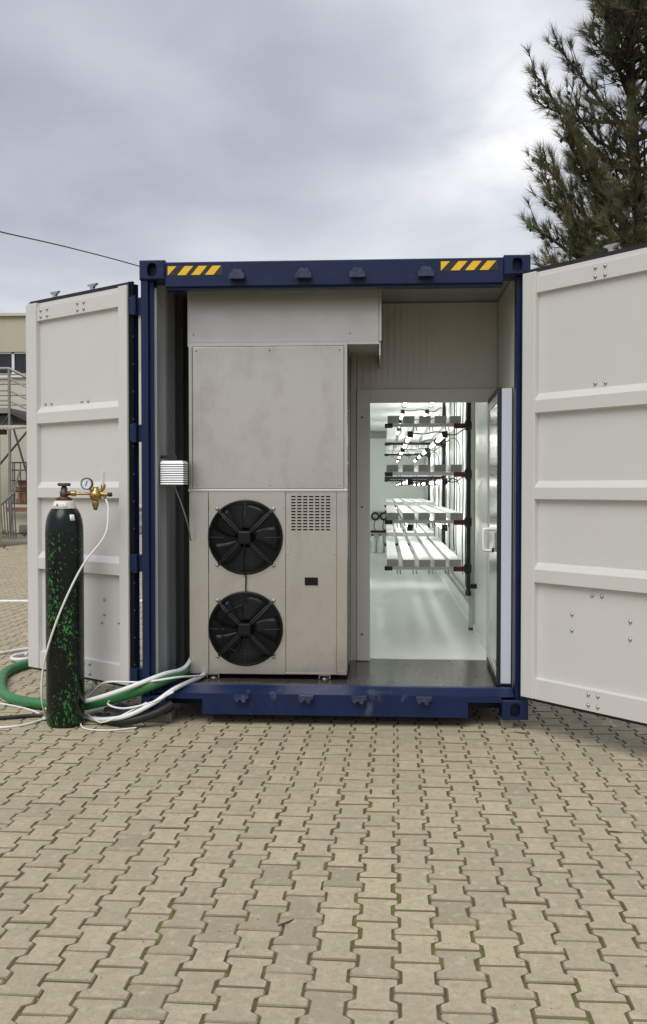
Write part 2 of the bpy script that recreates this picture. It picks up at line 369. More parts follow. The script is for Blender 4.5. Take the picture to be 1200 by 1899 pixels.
tag(pav, 'yard paved with interlocking beige concrete blocks and mossy joints', kind='structure')

def pavers():
    P, Lp, gap, amp, tr = .1335, .1907, .0028, .0125, .017
    th = R(-.66); ca, sa = math.cos(th), math.sin(th); ox, oy = .2285, -3.299
    hl = Lp / 2 - gap - .0008; wide = P / 2 + amp - gap; nar = P / 2 - amp - gap; q = Lp / 4
    prof = [(hl, wide - .004), (hl - .006, wide), (q + tr / 2, wide), (q - tr / 2, nar), (-q + tr / 2, nar), (-q - tr / 2, wide), (-hl + .006, wide), (-hl, wide - .004)]
    out = [(w, y) for y, w in prof] + [(-w, y) for y, w in prof[::-1]]
    n = len(out)
    cells = []
    fw = Vector((-math.sin(R(3.6)), math.cos(R(3.6)))); rt = Vector((fw.y, -fw.x)); cp = Vector((.325, -6.06))
    for i in range(-90, 60):
        for j in range(-30, 175):
            lx = (i + .5) * P; ly = (j + (.5 if i % 2 == 0 else 0.)) * Lp
            x = ox + lx * ca - ly * sa; y = oy + lx * sa + ly * ca
            if not (PX0 + .1 < x < PX1 - .1 and PY0 + .1 < y < PY1 - .1): continue
            if 2.2 < y < 13.6 and -1.0 < x < 1.2: continue
            if y > 20 and x > -1.6: continue
            v = Vector((x, y)) - cp; d = v.dot(fw); l = v.dot(rt)
            if y > 4 and abs(l) > d * .42 + 1.2: continue
            if y < -1 and (abs(l) > 3.6): continue
            vis = d > 2.55 and abs(l) < d * .345
            cells.append((x, y, d, vis))
    vis = sorted([c for c in cells if c[3]], key=lambda c: c[2])[:300]; near = set(id(c) for c in vis)
    def geo(x, y, mb, rnd, col):
        z = max(-.0012, min(.002, random.gauss(0, .0008))); a = th + random.gauss(0, .006); c, s_ = math.cos(a), math.sin(a)
        tx, ty = max(-.012, min(.012, random.gauss(0, .007))), max(-.012, min(.012, random.gauss(0, .007))); dx, dy = random.gauss(0, .0013), random.gauss(0, .0014)
        vs = []
        chip = random.randrange(n) if random.random() < .25 else -1
        for ring, (zz, ins) in enumerate(((-.03, 0), (-.0045, 0), (0, .0045))):
            for k, (u, v) in enumerate(out):
                uu = u * (1 - ins / .066); vv = v * (1 - ins / .095)
                if chip == k and ring > 0: uu *= .93; vv *= .96
                uu += random.gauss(0, .0006); vv += random.gauss(0, .0006)
                vs.append((x + dx + uu * c - vv * s_, y + dy + uu * s_ + vv * c, z + zz + uu * tx + vv * ty))
        fs = []
        for r in range(2):
            for k in range(n): fs.append((r * n + k, r * n + (k + 1) % n, (r + 1) * n + (k + 1) % n, (r + 1) * n + k))
        fs = [f[::-1] for f in fs]
        # top face split in three convex-ish strips: flange, waist, flange
        t = 2 * n
        m = 8
        fs += [tuple(t + q for q in (0, 1, 2, 13, 14, 15))[::-1], tuple(t + q for q in (2, 3, 12, 13))[::-1], tuple(t + q for q in (3, 4, 11, 12))[::-1], tuple(t + q for q in (4, 5, 10, 11))[::-1], tuple(t + q for q in (5, 6, 7, 8, 9, 10))[::-1]]
        o = len(mb.v); mb.v += vs
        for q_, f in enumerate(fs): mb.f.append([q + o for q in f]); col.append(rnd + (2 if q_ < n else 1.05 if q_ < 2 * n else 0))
    def make(mb, col, name):
        me = bpy.data.meshes.new(name); me.from_pydata(mb.v, [], mb.f)
        at = me.attributes.new('rnd', 'FLOAT', 'FACE'); at.data.foreach_set('value', col); me.materials.append(M_paver)
        bm = bmesh.new(); bm.from_mesh(me); bmesh.ops.recalc_face_normals(bm, faces=bm.faces[:]); bm.to_mesh(me); bm.free()
        o = bpy.data.objects.new(name, me); COL.objects.link(o); o.parent = pav; return o
    rest = MB(); rc = []
    for c in cells:
        rnd = min(.98, max(.01, random.gauss(.5, .24)))
        if id(c) in near:
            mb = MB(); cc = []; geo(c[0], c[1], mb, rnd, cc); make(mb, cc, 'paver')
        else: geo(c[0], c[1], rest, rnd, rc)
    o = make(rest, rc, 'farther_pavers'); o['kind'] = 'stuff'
pavers()

def debris():
    mb = MB()
    for k in range(420):
        y = -3.6 + 4.6 * random.random() ** 1.3; x = random.uniform(-1.8, 2.0)
        r = random.choice([.0022, .003, .004, .005]) * random.uniform(.8, 1.3); a = random.random() * 6.3
        vs = [(x + r * math.cos(a + q * 1.57) * random.uniform(.7, 1.3), y + r * math.sin(a + q * 1.57) * random.uniform(.7, 1.3), .002) for q in range(4)]
        mb.add(vs + [(x, y, .003 + r * .8)], [(0, 1, 4), (1, 2, 4), (2, 3, 4), (3, 0, 4)])
    o = mb.build('grit', mat('pale_grit', (.55, .51, .43), .9, var=.7, vscale=3, col2=(.14, .11, .07))); tag(o, 'pale grit and dirt crumbs scattered over the paving', kind='stuff')
debris()

# ------------------------------------------------------------------ shipping container
LEN = 13.7; ZB, ZT = .062, 2.93
ct = thing('shipping_container', 'navy blue high cube shipping container standing open with pale doors swung out', 'container')
def casting(x0, x1, y0, y1, z0, z1, front=True):
    mb = MB(); b = .008
    cx, cz = (x0 + x1) / 2, (z0 + z1) / 2
    holed_plate(mb, x0 + b, x1 - b, z0 + b, z1 - b, cx, cz, .031, .042, y0, y0 + .05, sq=.7)
    vs = [(x0 + b, y0, z0 + b), (x1 - b, y0, z0 + b), (x1 - b, y0, z1 - b), (x0 + b, y0, z1 - b), (x0, y0 + b, z0), (x1, y0 + b, z0), (x1, y0 + b, z1), (x0, y0 + b, z1), (x0, y1, z0), (x1, y1, z0), (x1, y1, z1), (x0, y1, z1)]
    mb.add(vs, [(0, 1, 5, 4), (1, 2, 6, 5), (2, 3, 7, 6), (3, 0, 4, 7), (4, 5, 9, 8), (5, 6, 10, 9), (6, 7, 11, 10), (7, 4, 8, 11), (8, 9, 10, 11)])
    mb.box(cx - .045, cx + .045, y0 + .06, y0 + .066, cz - .05, cz + .05)
    return mb.build('corner_casting', M_navy, ct)
for x0 in (-1.219, 1.057):
    for z0 in (ZB, ZT - .122):
        casting(x0, x0 + .162, -.012, .166, z0, z0 + .122)
        B(x0, x0 + .162, LEN - .17, LEN, z0, z0 + .122, bev=.008).build('corner_casting', M_navy, ct)
for s in (-1, 1):
    a, b = sorted((s * 1.214, s * 1.135)); zz0, zz1 = ZB + .122, ZT - .122
    mb = MB(); mb.box(*sorted((s * 1.214, s * 1.168)), .004, .15, zz0, zz1, bev=.004); mb.box(*sorted((s * 1.1675, s * 1.142)), .035, .15, zz0, zz1, bev=.004)
    mb.build('corner_post', M_navy, ct)
    B(*sorted((s * 1.214, s * 1.13)), LEN - .12, LEN - .004, zz0, zz1, bev=.006).build('corner_post', M_navy, ct)
    # thin paint-free inner jamb strip
    if s < 0: B(-1.1415, -1.126, .06, .149, .236, 2.77).build('jamb_strip', M_corr, ct)
# header
mb = MB(); mb.box(-1.056, 1.056, .0, .11, 2.762, ZT - .012, bev=.006); mb.box(-1.056, 1.056, .02, .09, 2.748, 2.7615); mb.build('header_beam', M_navy, ct)
# bottom sill, fork recesses at both ends, ramp up to the deck
mb = MB(); poly = [(-1.056, ZB + .1005), (-1.056, .2), (1.056, .2), (1.056, ZB + .1005), (.85, ZB + .1005), (.85, ZB + .004), (-.83, ZB + .004), (-.83, ZB + .1005)]
mb.prism([(-1.056, .165), (1.056, .165), (1.056, .2), (-1.056, .2)], lambda a, b, d: (a, d, b), .002, .12)
mb.box(-.83, .85, .004, .118, ZB + .004, .1645, bev=.004)
mb.add([(-1.135, .002, .2005), (1.135, .002, .2005), (1.135, .095, .236), (-1.135, .095, .236), (-1.135, .15, .236), (1.135, .15, .236), (-1.135, .15, .2005), (1.135, .15, .2005)], [(0, 1, 2, 3), (3, 2, 5, 4), (4, 5, 7, 6), (0, 3, 4, 6), (1, 7, 5, 2), (0, 6, 7, 1)])
mb.build('sill_beam', M_navyworn, ct)
B(-1.135, 1.135, .3, .36, ZB + .004, .1995).build('cross_member', M_navy, ct)
for y in [1.2 + k * .6 for k in range(20)]: inst(bpy.data.objects['cross_member'], (0, y, 0), ct)
for s in (-1, 1): B(*sorted((s * 1.20, s * 1.14)), .167, LEN - .171, ZB + .02, .2, bev=.004).build('bottom_side_rail', M_navy, ct)
for s in (-1, 1): B(*sorted((s * 1.214, s * 1.15)), .167, LEN - .171, 2.82, 2.9).build('top_side_rail', M_navy, ct)
# lock rod keepers
def keeper(x, z, top):
    mb = MB(); k = 1 if top else -1
    if top:
        mb.prism([(-.042, -.03), (.044, -.03), (.048, -.004), (.034, .010), (.026, .03), (.008, .022), (-.008, .032), (-.026, .026), (-.034, .008), (-.048, -.002)], lambda a, b, d: (x + a, d, z + b), -.045, -.0005)
        mb.prism([(-.05, -.034), (.05, -.034), (.05, -.016), (.02, -.008), (-.02, -.008), (-.05, -.016)], lambda a, b, d: (x + a, d, z + b), -.058, -.0452)
    else:
        mb.prism([(-.046, .018), (.046, .018), (.046, -.002), (.03, -.005), (.026, -.026), (.006, -.026), (.0, -.01), (-.018, -.01), (-.024, -.024), (-.038, -.016), (-.046, .0)], lambda a, b, d: (x + a, d, z + b), -.042, .0015)
    return mb.build('lock_keeper', M_keeper, ct)
for x in (-.597, -.181, .158, .578): keeper(x, 2.832, True)
for x in (-.575, -.168, .171, .575): keeper(x, .181, False)
# hazard stripes
def stripes(xa, xb, za, zb):
    st = B(xa, xb, -.0015, -.0003, za, zb).build('hazard_sticker', M_black, ct)
    h = zb - za - .006; n = 4; p = (xb - xa) / 4.02
    for k in range(4):
        x = xa + .004 + k * p
        if k == 0: poly = [(x, za + .003), (x + .002, za + .003), (x + .055, zb - .003), (x, zb - .003)]
        else: poly = [(x - .028, za + .003), (x + .026, za + .003), (x + .074, zb - .003), (x + .02, zb - .003)]
        MB().prism(poly, lambda a, b, d: (a, d, b), -.0028, -.0017).build('stripe', M_yellow, st)
stripes(-1.043, -.690, 2.832, 2.894); stripes(.668, 1.022, 2.838, 2.9)
# shell
def corrugated(xc, s, name, m):
    prof = []; y = .151
    while y < LEN - .2:
        prof += [(y, 0), (y + .07, 0), (y + .138, 1), (y + .208, 1)]; y += .276
    vs = []; fs = []
    for z in (.2, 2.86):
        for yy, k in prof: vs.append((xc - s * .036 * k, yy, z))
    n = len(prof); fs = [(i, i + 1, n + i + 1, n + i) for i in range(n - 1)]
    o = MB().add(vs, fs).build(name, m, ct); md = o.modifiers.new('thickness', 'SOLIDIFY'); md.thickness = .002; md.offset = 0; return o
corrugated(-1.158, -1, 'side_wall', M_corr); corrugated(1.196, 1, 'side_wall', M_corr)
B(-1.149, 1.149, .111, LEN - .12, 2.861, 2.9).build('roof', M_corr, ct)
B(-1.13, 1.13, LEN - .1, LEN - .06, .2, 2.86).build('end_wall', M_corr, ct)
B(-1.12, 1.12, .151, LEN - .15, .2002, .2195).build('deck', M_ddeck, ct)
for (x, y) in ((.35, .35), (.36, .7), (.68, .5), (.72, .25), (.95, .55), (.5, .95)):
    MB().lathe([(.007, .2196), (.006, .2215), (.003, .222)], (x, y, 0), n=8).build('deck_screw', M_darkmetal, ct)
B(1.06, 1.13, .03, .15, .0, ZB - .0005, bev=.004).build('support_block', M_concrete); tag(bpy.data.objects['support_block'], 'small concrete block under the right front corner of the container', 'block')
B(-1.2, -1.04, .05, .2, .0, ZB - .0005, bev=.004).build('support_block', M_concrete); tag(bpy.data.objects['support_block.001'], 'small concrete block under the left front corner of the container', 'block')

# container doors ---------------------------------------------------------
bolt_me = MB().lathe([(.011, -.004), (.011, .003), (.009, .007), (.005, .010), (.001, .011)], (0, 0, 0), (0, 1, 0), n=10).build('bolt', M_rivet); bolt_src = bolt_me.data; bpy.data.objects.remove(bolt_me)
def add_bolt(parent, loc, sc=1.):
    o = bpy.data.objects.new('bolt', bolt_src); COL.objects.link(o); o.parent = parent; o.location = loc; o.scale = (sc, sc, sc); return o
def cdoor(origin, rotz, width, mirror, bolts, cams, label, hs, fs):
    """local: +x from hinge to free edge (mirror flips), +y = inner face normal, z up"""
    k = -1 if mirror else 1
    z0, z1, v = .232, 2.79, -.036
    prof = [(z0, -.012), (.352, -.012), (.356, -.034), (.362, v), (.925, v), (.937, -.003), (1.012, -.003), (1.054, v), (1.423, v), (1.435, -.003), (1.502, -.003), (1.543, v), (1.938, v), (1.95, -.003), (2.022, -.003), (2.066, v), (2.66, v), (2.664, -.012), (2.755, -.012), (2.76, -.034), (z1, -.034)]
    th = -.058; xa, xb = hs, width - fs
    vs = []
    for x in (xa, xb):
        vs += [(k * x, y, z) for z, y in prof]
    n = len(prof); f = [(i, i + 1, n + i + 1, n + i) for i in range(n - 1)]
    vs += [(k * xa, th, z0), (k * xb, th, z0), (k * xb, th, z1), (k * xa, th, z1)]
    f += [(2 * n, 2 * n + 1, 2 * n + 2, 2 * n + 3)]
    d = MB().add(vs, f).build('door', M_door); d.parent = ct; d.location = origin; d.rotation_euler = (0, 0, rotz)
    WM[d.name] = Matrix.Translation(Vector(origin)) @ Matrix.Rotation(rotz, 4, 'Z'); d['label'] = label
    def lb(name, m, x0, x1, *a, bev=0.): return B(*sorted((k * x0, k * x1)), *a, bev=bev).build(name, m, d, world=False)
    lb('stile', M_door, 0, hs, th, 0, z0, z1, bev=.006); lb('stile', M_door, width - fs, width, th, 0, z0, z1, bev=.006)
    lb('outer_skin', M_navy, .002, width - .002, th - .012, th - .0005, z0 + .002, z1 - .002)
    # gasket rim
    lb('gasket', M_gasket, -.006, width + .02, th + .004, th + .022, z1 + .0005, z1 + .014); lb('gasket', M_gasket, 0, width + .014, th - .006, th + .012, z1 + .0145, z1 + .028)
    lb('gasket', M_gasket, 0, width + .014, th - .01, th + .022, z0 - .022, z0 - .0005)
    lb('gasket', M_gasket, -.008, -.0005, th + .002, -.014, z0 - .01, z1 + .02); lb('gasket', M_gasket, -.014, -.0085, th + .008, th + .022, z0, z1 + .01)
    lb('gasket', M_navy, -.012, -.0005, th - .03, th + .001, z0, z1 + .01)
    for q in range(14): lb('rivet', M_rivet, -.018, -.0142, th + .012, th + .02, .36 + q * .175, .37 + q * .175)
    for (x, z) in bolts: add_bolt(d, (k * x, -.012 if (z > 2.66 or z < .35) else -.036, z))
    for c in cams:                                           # lock rods with cam ends on the outer side
        rod = MB().tube([(k * c, th - .045, z0 - .05), (k * c, th - .045, z1 + .05)], .017, 10).build('lock_rod', M_rivet, d, world=False)
        for zc, sgn in ((z1 + .045, 1), (z0 - .045, -1)):
            pl = [(-.04, .0), (.044, .0), (.046, .008), (.018, .018), (.012, .034), (.026, .046), (.046, .052), (.04, .062), (-.05, .062), (-.044, .054), (-.022, .046), (-.012, .032), (-.016, .018), (-.04, .01)]
            MB().prism(pl, lambda a, b, dd: (k * c + a, dd, zc + sgn * (b - .026)), th - .056, th - .036).build('cam', M_rivet, d, world=False)
    return d
Lb = [(x, z) for x in (.922, .848, .513, .445) for z in (2.733, 2.689)] + [(.905, 2.087), (.837, 2.085), (.503, 2.082), (.434, 2.081)] + [(.9, .89), (.277, .767), (.278, .667), (.13, .627), (.306, .612), (.405, .325), (.405, .262), (.47, .325), (.47, .262), (.85, .767), (.85, .667)]
Rb = [(x, z) for x in (.523, .588, 1.0, .94) for z in (2.735, 2.685)] + [(.51, 2.09), (.579, 2.088), (.96, 2.09), (1.02, 2.09), (.498, .889), (.564, .889), (.358, .767), (.358, .674), (.753, .767), (.753, .67), (.495, .325), (.561, .325), (.495, .265), (.561, .265)]
cdoor((-1.315, .04, 0), math.atan2(.574, -.819) - math.pi + math.pi, 1.085, False, Lb, (.885, .47), 'left container door swung back, pale grey ribbed inner face', .085, .12)
cdoor((1.155, -.11, 0), math.atan2(-.756, .654) + math.pi, 1.11, True, Rb, (.56, .97), 'right container door swung towards the viewer, pale grey ribbed inner face', .1, .1)
for z in (2.655, 1.85, 1.02, .29):
    mb = MB(); mb.box(-1.30, -1.2145, .045, .105, z - .055, z + .055, bev=.006); mb.tube([(-1.262, .03, z - .06), (-1.262, .03, z + .06)], .018, 10); mb.build('hinge', M_navy, ct)
    mb = MB(); mb.box(1.2145, 1.262, -.02, .07, z - .055, z + .055, bev=.006); mb.tube([(1.25, -.025, z - .06), (1.25, -.025, z + .06)], .018, 10); mb.build('hinge', M_navy, ct)

# ------------------------------------------------------------------ insulated grow room inside the container
YP, YE, XR, XL, ZF, ZC = 1.12, 13.25, 1.135, -1.1, .225, 2.62
rm = thing('grow_room', 'white insulated grow room with an open doorway inside the container', 'room', (0, YP, .22))
ox0, ox1, oz1 = .222, 1.083, 2.124
mb = MB()      # front wall as ribbed sandwich panel pieces around the opening
B(-1.118, ox0 - .1, YP, YP + .08, .221, 2.855).build('wall_panel', M_panel, rm)
B(ox0 - .0985, 1.1455, YP, YP + .08, oz1 + .1005, 2.855).build('wall_panel', M_panel, rm)
B(ox0 - .0985, ox0 - .002, YP + .004, YP + .08, .221, oz1 + .1).build('wall_panel', M_panel, rm)
B(ox1 + .002, 1.1455, YP + .004, YP + .08, .221, oz1 + .1).build('wall_panel', M_panel, rm)
for k in range(24):
    x = ox0 - .14 + k * .046
    if x > 1.10: break
    B(x, x + .012, YP - .006, YP - .0003, oz1 + .1045, 2.85).build('rib', M_panel, rm)
B(.10, .112, YP - .006, YP - .0004, .23, 2.85).build('joint_strip', M_panel, rm)
# right-hand reveal lining of the vestibule
for k in range(5):
    y = .155 + k * .19
    B(1.146, 1.158, y, y + .189, .222, 2.85).build('lining_panel', M_panel, rm)
mb = MB(); fr = thing  # door frame
f1 = B(ox0 - .098, ox0, YP - .022, YP - .0005, .2235, oz1 + .1, bev=.003).build('door_frame', M_frame, rm)
B(ox0 + .0005, 1.1445, YP - .022, YP - .0005, oz1 + .001, oz1 + .1, bev=.003).build('door_frame', M_frame, rm)
B(ox1, 1.1445, YP - .022, YP - .0005, .2235, oz1, bev=.003).build('door_frame', M_frame, rm)
for z in (2.02, 1.36, .42): MB().lathe([(.008, 0), (.008, .002), (.002, .003)], (ox0 - .06, YP - .022, z), (0, -1, 0), n=8).build('screw', M_darkmetal, rm)
# inner shell
B(XL, XR, YP + .0805, YE, ZF - .02, ZF).build('room_floor', M_wfloor, rm)
B(XL, XR, YP + .0805, YE, ZC, ZC + .03).build('room_ceiling', M_white, rm)
B(XL - .03, XL - .0005, YP + .0805, YE, ZF - .02, ZC + .03).build('side_panel', M_white, rm)
yy = YP + .0805
while yy < YE - .1:
    B(XR + .0005, XR + .03, yy, min(yy + .297, YE), ZF - .02, ZC + .03).build('side_panel', M_white, rm); yy += .3
B(XL, XR, YE, YE + .03, ZF - .02, ZC + .03).build('end_panel', M_white, rm)
B(XL + .4, .42, YE - .06, YE - .001, ZC - .14, ZC - .02).build('cable_duct', M_trayend, rm)
B(XR - .012, XR, YP + .09, YE - .01, ZF + .0005, ZF + .05).build('skirting', M_white, rm)
# room door leaf (open towards the viewer)
lh = Vector((1.076, YP - .025, .238)); ll = .905; ang = math.atan2(-.93, -.032)
leaf = B(0.004, ll - .004, .026, .09, 0.004, 1.896, bev=.002).build('door_leaf', M_frame, rm, world=False); leaf['label'] = 'thick insulated inner door standing open, shiny inner face'
leaf.location = lh - Vector(rm.location); leaf.rotation_euler = (0, 0, ang); WM[leaf.name] = Matrix.Translation(lh) @ Matrix.Rotation(ang, 4, 'Z')
def lp(name, m, *a, bev=0.): return B(*a, bev=bev).build(name, m, leaf, world=False)
for a in ((ll - .03, ll, 0, .0255, 0, 1.9), (.03, ll - .0305, 0, .0255, 1.872, 1.9), (.03, ll - .0305, 0, .0255, 0, .026)): lp('gasket', M_gasket, *a)
lp('gasket', M_gasket, ll - .0035, ll + .004, .018, .0255, 0, 1.9)
lp('edge_strip', M_leafedge, ll - .0035, ll + .002, .0262, .0895, .012, 1.888)
lp('edge_strip', M_gasket, ll - .0035, ll + .003, .09, .096, 0, 1.9)
lp('edge_strip', M_gasket, ll - .0035, ll + .0025, .0262, .09, 0, .0115)
lp('face_border', M_frame, .0, .03, .004, .0255, 0, 1.9, bev=.003)
lp('inner_sheet', M_leaf, .0305, ll - .0305, .012, .0255, .0265, 1.8715)
lp('face_border', M_frame, .0305, ll - .0305, .0065, .0118, 1.82, 1.8715); lp('face_border', M_frame, .0305, ll - .0305, .0065, .0118, .0265, .07)
hx = ll - .22
MB().tube(spline([(hx, .01, .99), (hx, -.055, .99), (hx, -.07, .975), (hx, -.07, .865), (hx, -.055, .85), (hx, .01, .85)], 5), .011, 8).build('handle', M_shield, leaf, world=False)
lp('latch_plate', M_alu, hx + .02, hx + .075, -.006, .0118, .855, .975, bev=.004); lp('latch', M_black, hx + .03, hx + .06, -.02, -.0065, .84, .87, bev=.003)

# racks: wall-mounted cantilever frames, trays, lamp tubes
LEV = [.815, 1.222, 1.642, 2.066]; LN = ['lowest', 'second lowest', 'second highest', 'highest']
YF = [2.5, 6.05, 10.0]; FN = ['nearest the doorway', 'in the middle of the room', 'farthest from the doorway']
GX = 1.062
for y, fnm in zip(YF, FN):
    t = thing('rack_frame', f'black wall rack frame with four arms, {fnm}', 'rack', (GX, y, .57), group='rack frames along the right wall of the grow room')
    B(GX - .018, GX + .018, y - .02, y + .02, .6, ZC - .002, bev=.004).build('post', M_rackblack, t)
    MB().lathe([(.018, .555), (.027, .56), (.027, .59), (.02, .605)], (GX, y, 0), n=12).build('foot_cap', M_rackblack, t)
    B(GX + .0185, XR, y - .015, y + .015, .62, .66).build('wall_bracket', M_rackblack, t); B(GX + .0185, XR, y - .015, y + .015, 2.3, 2.34).build('wall_bracket', M_rackblack, t)
    for z in LEV:
        a = B(.37, GX - .05, y - .014, y + .014, z - .032, z - .002, bev=.002).build('arm', M_alu if y < 3 else M_rackblack, t)
        B(.33, .40, y - .018, y + .018, z - .04, z - .0015, bev=.004).build('arm_cap', M_rackblack, a)
        B(GX - .13, GX - .0185, y - .022, y + .022, z - .045, z - .001, bev=.004).build('clamp', M_red, a)
        MB().lathe([(.02, -.05), (.034, -.03), (.034, .03), (.02, .05)], (GX - .004, y - .003, z - .02), n=12).build('collar', M_rackblack, t)
        for k in range(4):
            x = .44 + k * .14; MB().tube(spline([(x, y, z - .034), (x, y - .012, z - .055), (x + .006, y - .018, z - .07)], 3), .004, 5).build('hook', M_darkmetal, a); MB().tube(spline([(x + .028, y, z - .034), (x + .028, y - .012, z - .055), (x + .034, y - .018, z - .07)], 3), .004, 5).build('hook', M_darkmetal, a)
ON = ['leftmost', 'second from left', 'middle', 'second from right', 'rightmost']
def tray(x0, x1, y0, y1, z, label):
    t = thing('growing_tray', label, 'tray', ((x0 + x1) / 2, y0, z), group='white growing trays on the racks')
    mb = MB(); w = .004
    mb.box(x0, x1, y0 + .006, y1, z + .052, z + .06, bev=.002); mb.box(x0, x0 + w, y0 + .006, y1, z, z + .0515); mb.box(x1 - w, x1, y0 + .006, y1, z, z + .0515); mb.box(x0 + w, x1 - w, y0 + .006, y1, z, z + w)
    mb.build('channel', M_tray, t)
    B(x0 - .001, x1 + .001, y0, y0 + .0055, z - .001, z + .061, bev=.0015).build('end_cap', M_trayend, t)
for li, z in enumerate(LEV):
    for si, (y0, y1, sn) in enumerate(((2.44, 6.5, 'front'), (6.95, 11.3, 'rear'))):
        if si == 1: z = z + .03
        for k in range(5):
            x0 = .352 + k * .137; wv = .098 + random.uniform(-.003, .003)
            x0 += random.uniform(-.006, .006)
            tray(x0, x0 + wv, y0 + random.uniform(-.02, .02), y1, z, f'white growing tray, {ON[k]} of five on the {LN[li]} shelf, {sn} rack')
def lamp(x, y0, y1, z, label):
    t = thing('lamp_tube', label, 'lamp', (x, y0, z), group='lit tube lamps in the grow room')
    MB().tube([(x, y0 + .03, z), (x, y1 - .03, z)], .017, 12).build('tube', M_tube, t)
    for a, b in ((y0, y0 + .0295), (y1 - .0295, y1)): B(x - .026, x + .026, a, b, z - .026, z + .032, bev=.004).build('end_socket', M_rackblack, t)
    B(x - .012, x + .012, y0 + .03, y1 - .03, z + .0175, z + .03).build('batten', M_alu, t)
XN = {0: 'left', 1: 'right'}
for li, z in ((0, 1.222 - .085), (1, 1.642 - .085), (2, 2.066 - .085), (3, 2.47)):
    for q, x in enumerate((.56, .87)):
        for si, (y0, y1) in enumerate(((2.75, 3.95), (4.2, 5.4), (6.4, 7.6), (8.2, 9.4), (10.2, 11.4))):
            lamp(x, y0, y1, z, f'lit tube lamp above the {LN[li]} shelf, {XN[q]} row, {["first", "second", "third", "fourth", "fifth"][si]} from the doorway')
            # feed cable to the wall
for li, z in ((2, 2.066 - .07), (3, 2.49), (1, 1.642 - .07)):
    for si, y in enumerate((2.74, 4.19, 6.39, 8.19)):
        c = MB().tube(spline([(.56, y, z), (.68, y - .02, z - .01 - .02 * (si % 2)), (.80, y + .01, z + .01), (.95, y, z - .02), (1.05, y + .02, z + .03), (1.115, y + .05, z - .06), (1.122, y + .06, z - .35)], 6), .005, 6).build('lamp_cable', M_bhose)
        tag(c, f'thin black lamp cable above the {LN[li]} shelf, {["first", "second", "third", "fourth"][si]} from the doorway', 'cable', 'black lamp cables in the grow room')
for k, y in enumerate((3.35, 3.75, 4.6, 4.95, 5.7, 6.5, 7.2, 8.0, 9.1)):
    x = XR - .02; w = .012 * (k % 3)
    c = MB().tube(spline([(x, y, 2.55), (x - .004, y + w, 2.0), (x, y - w, 1.5), (x - .006, y + w, 1.0), (x, y, .55 + .08 * (k % 4))], 6), .005 if k % 3 else .008, 6).build('feed_tube', M_bhose)
    tag(c, f'black feed tube running down the right wall of the grow room, {["first", "second", "third", "fourth", "fifth", "sixth", "seventh", "eighth", "ninth"][k]} from the doorway', 'tube', 'black feed tubes on the grow room wall')
al = thing('wall_channel', 'upright aluminium channel on the grow room wall beside the nearest rack post', 'channel', (1.11, 2.72, ZF))
B(1.096, XR - .0005, 2.70, 2.735, ZF + .02, ZC - .002).build('channel_bar', M_alu, al); B(1.09, XR - .0005, 2.745, 2.76, ZF + .02, ZC - .002).build('channel_bar', M_alu, al); B(1.086, XR - .0005, 2.69, 2.768, ZF + .0005, ZF + .0195).build('foot_plate', M_darkmetal, al)
for z in (.42, .50): tag(MB().tube([(XR - .02, 2.9, z), (XR - .02, 11.5, z)], .011, 8).build('drain_pipe', M_alu), 'thin grey drain pipe low along the grow room wall, ' + ('lower one' if z < .45 else 'upper one'), 'pipe', 'drain pipes on the grow room wall')
# dosing pumps and jugs at the far end
for k, x in enumerate((.15, .32)):
    y = YE - .05
    p = thing('dosing_pump', f'black round dosing pump on the far wall, {["left", "right"][k]} of the pair', 'pump', (x, YE, .93), group='dosing pumps on the far wall')
    MB().lathe([(.085, 0), (.085, .07), (.07, .09), (.03, .095)], (x, YE - .002, .94), (0, -1, 0), n=20).build('body', M_rackblack, p)
    MB().lathe([(.05, .0), (.05, .006), (.01, .008)], (x, YE - .097, .94), (0, -1, 0), n=16).build('dial', M_trayend, p)
    B(x - .07, x + .07, YE - .05, YE - .003, 1.028, 1.06, bev=.005).build('head', M_jug, p)
    MB().tube(spline([(x, YE - .05, .86), (x - .02, YE - .06, .75), (x, YE - .05, .66)], 5), .008, 6).build('hose', M_bhose, p)
tag(B(.06, .42, YE - .12, YE - .003, .62, .66, bev=.004).build('wall_shelf', M_rackblack), 'small black shelf on the far wall under the dosing pumps', 'shelf')
for k, x in enumerate((.10, .25, .40)):
    j = thing('jug', f'milky white jug on the floor against the far wall, {["left", "middle", "right"][k]} one', 'jug', (x, YE - .14, ZF), group='jugs at the far wall')
    mb = MB(); mb.lathe([(.062, ZF + .001), (.066, ZF + .02), (.066, ZF + .24), (.05, ZF + .29), (.022, ZF + .32), (.02, ZF + .335)], (x, YE - .14, 0), n=16); mb.build('body', M_jug, j)
    MB().lathe([(.026, ZF + .336), (.026, ZF + .36)], (x, YE - .14, 0), n=12).build('cap', M_rackblack, j)

# ------------------------------------------------------------------ refrigeration unit
YU = .38
un = thing('refrigeration_unit', 'tall stainless steel refrigeration unit with two black fans inside the container', 'cooling unit', (-.45, YU, .22))
def plate(name, x0, x1, z0, z1, y=YU, t=.012, m=M_steel, bev=.0025, par=un): return B(x0, x1, y - t, y - .0005, z0, z1, bev=bev).build(name, m, par)
B(-.983, .079, YU, YP - .003, .256, 2.452, bev=.003).build('cabinet', M_steel, un)
duct = B(-.993, .29, YU - .006, YP - .003, 2.4665, 2.835, bev=.003).build('air_duct', M_galv, un)
B(.2905, .306, YU - .016, YU + .012, 2.47, 2.83).build('flange', M_galv, duct); B(.2905, .300, YU + .0125, YP - .004, 2.38, 2.83).build('flange', M_galv, duct)
B(.082, .289, YU - .016, YU + .02, 2.448, 2.466).build('flange', M_galv, duct)
B(-.99, .081, YU - .0125, YU - .0005, 2.4415, 2.466).build('trim_strip', M_galv, un)
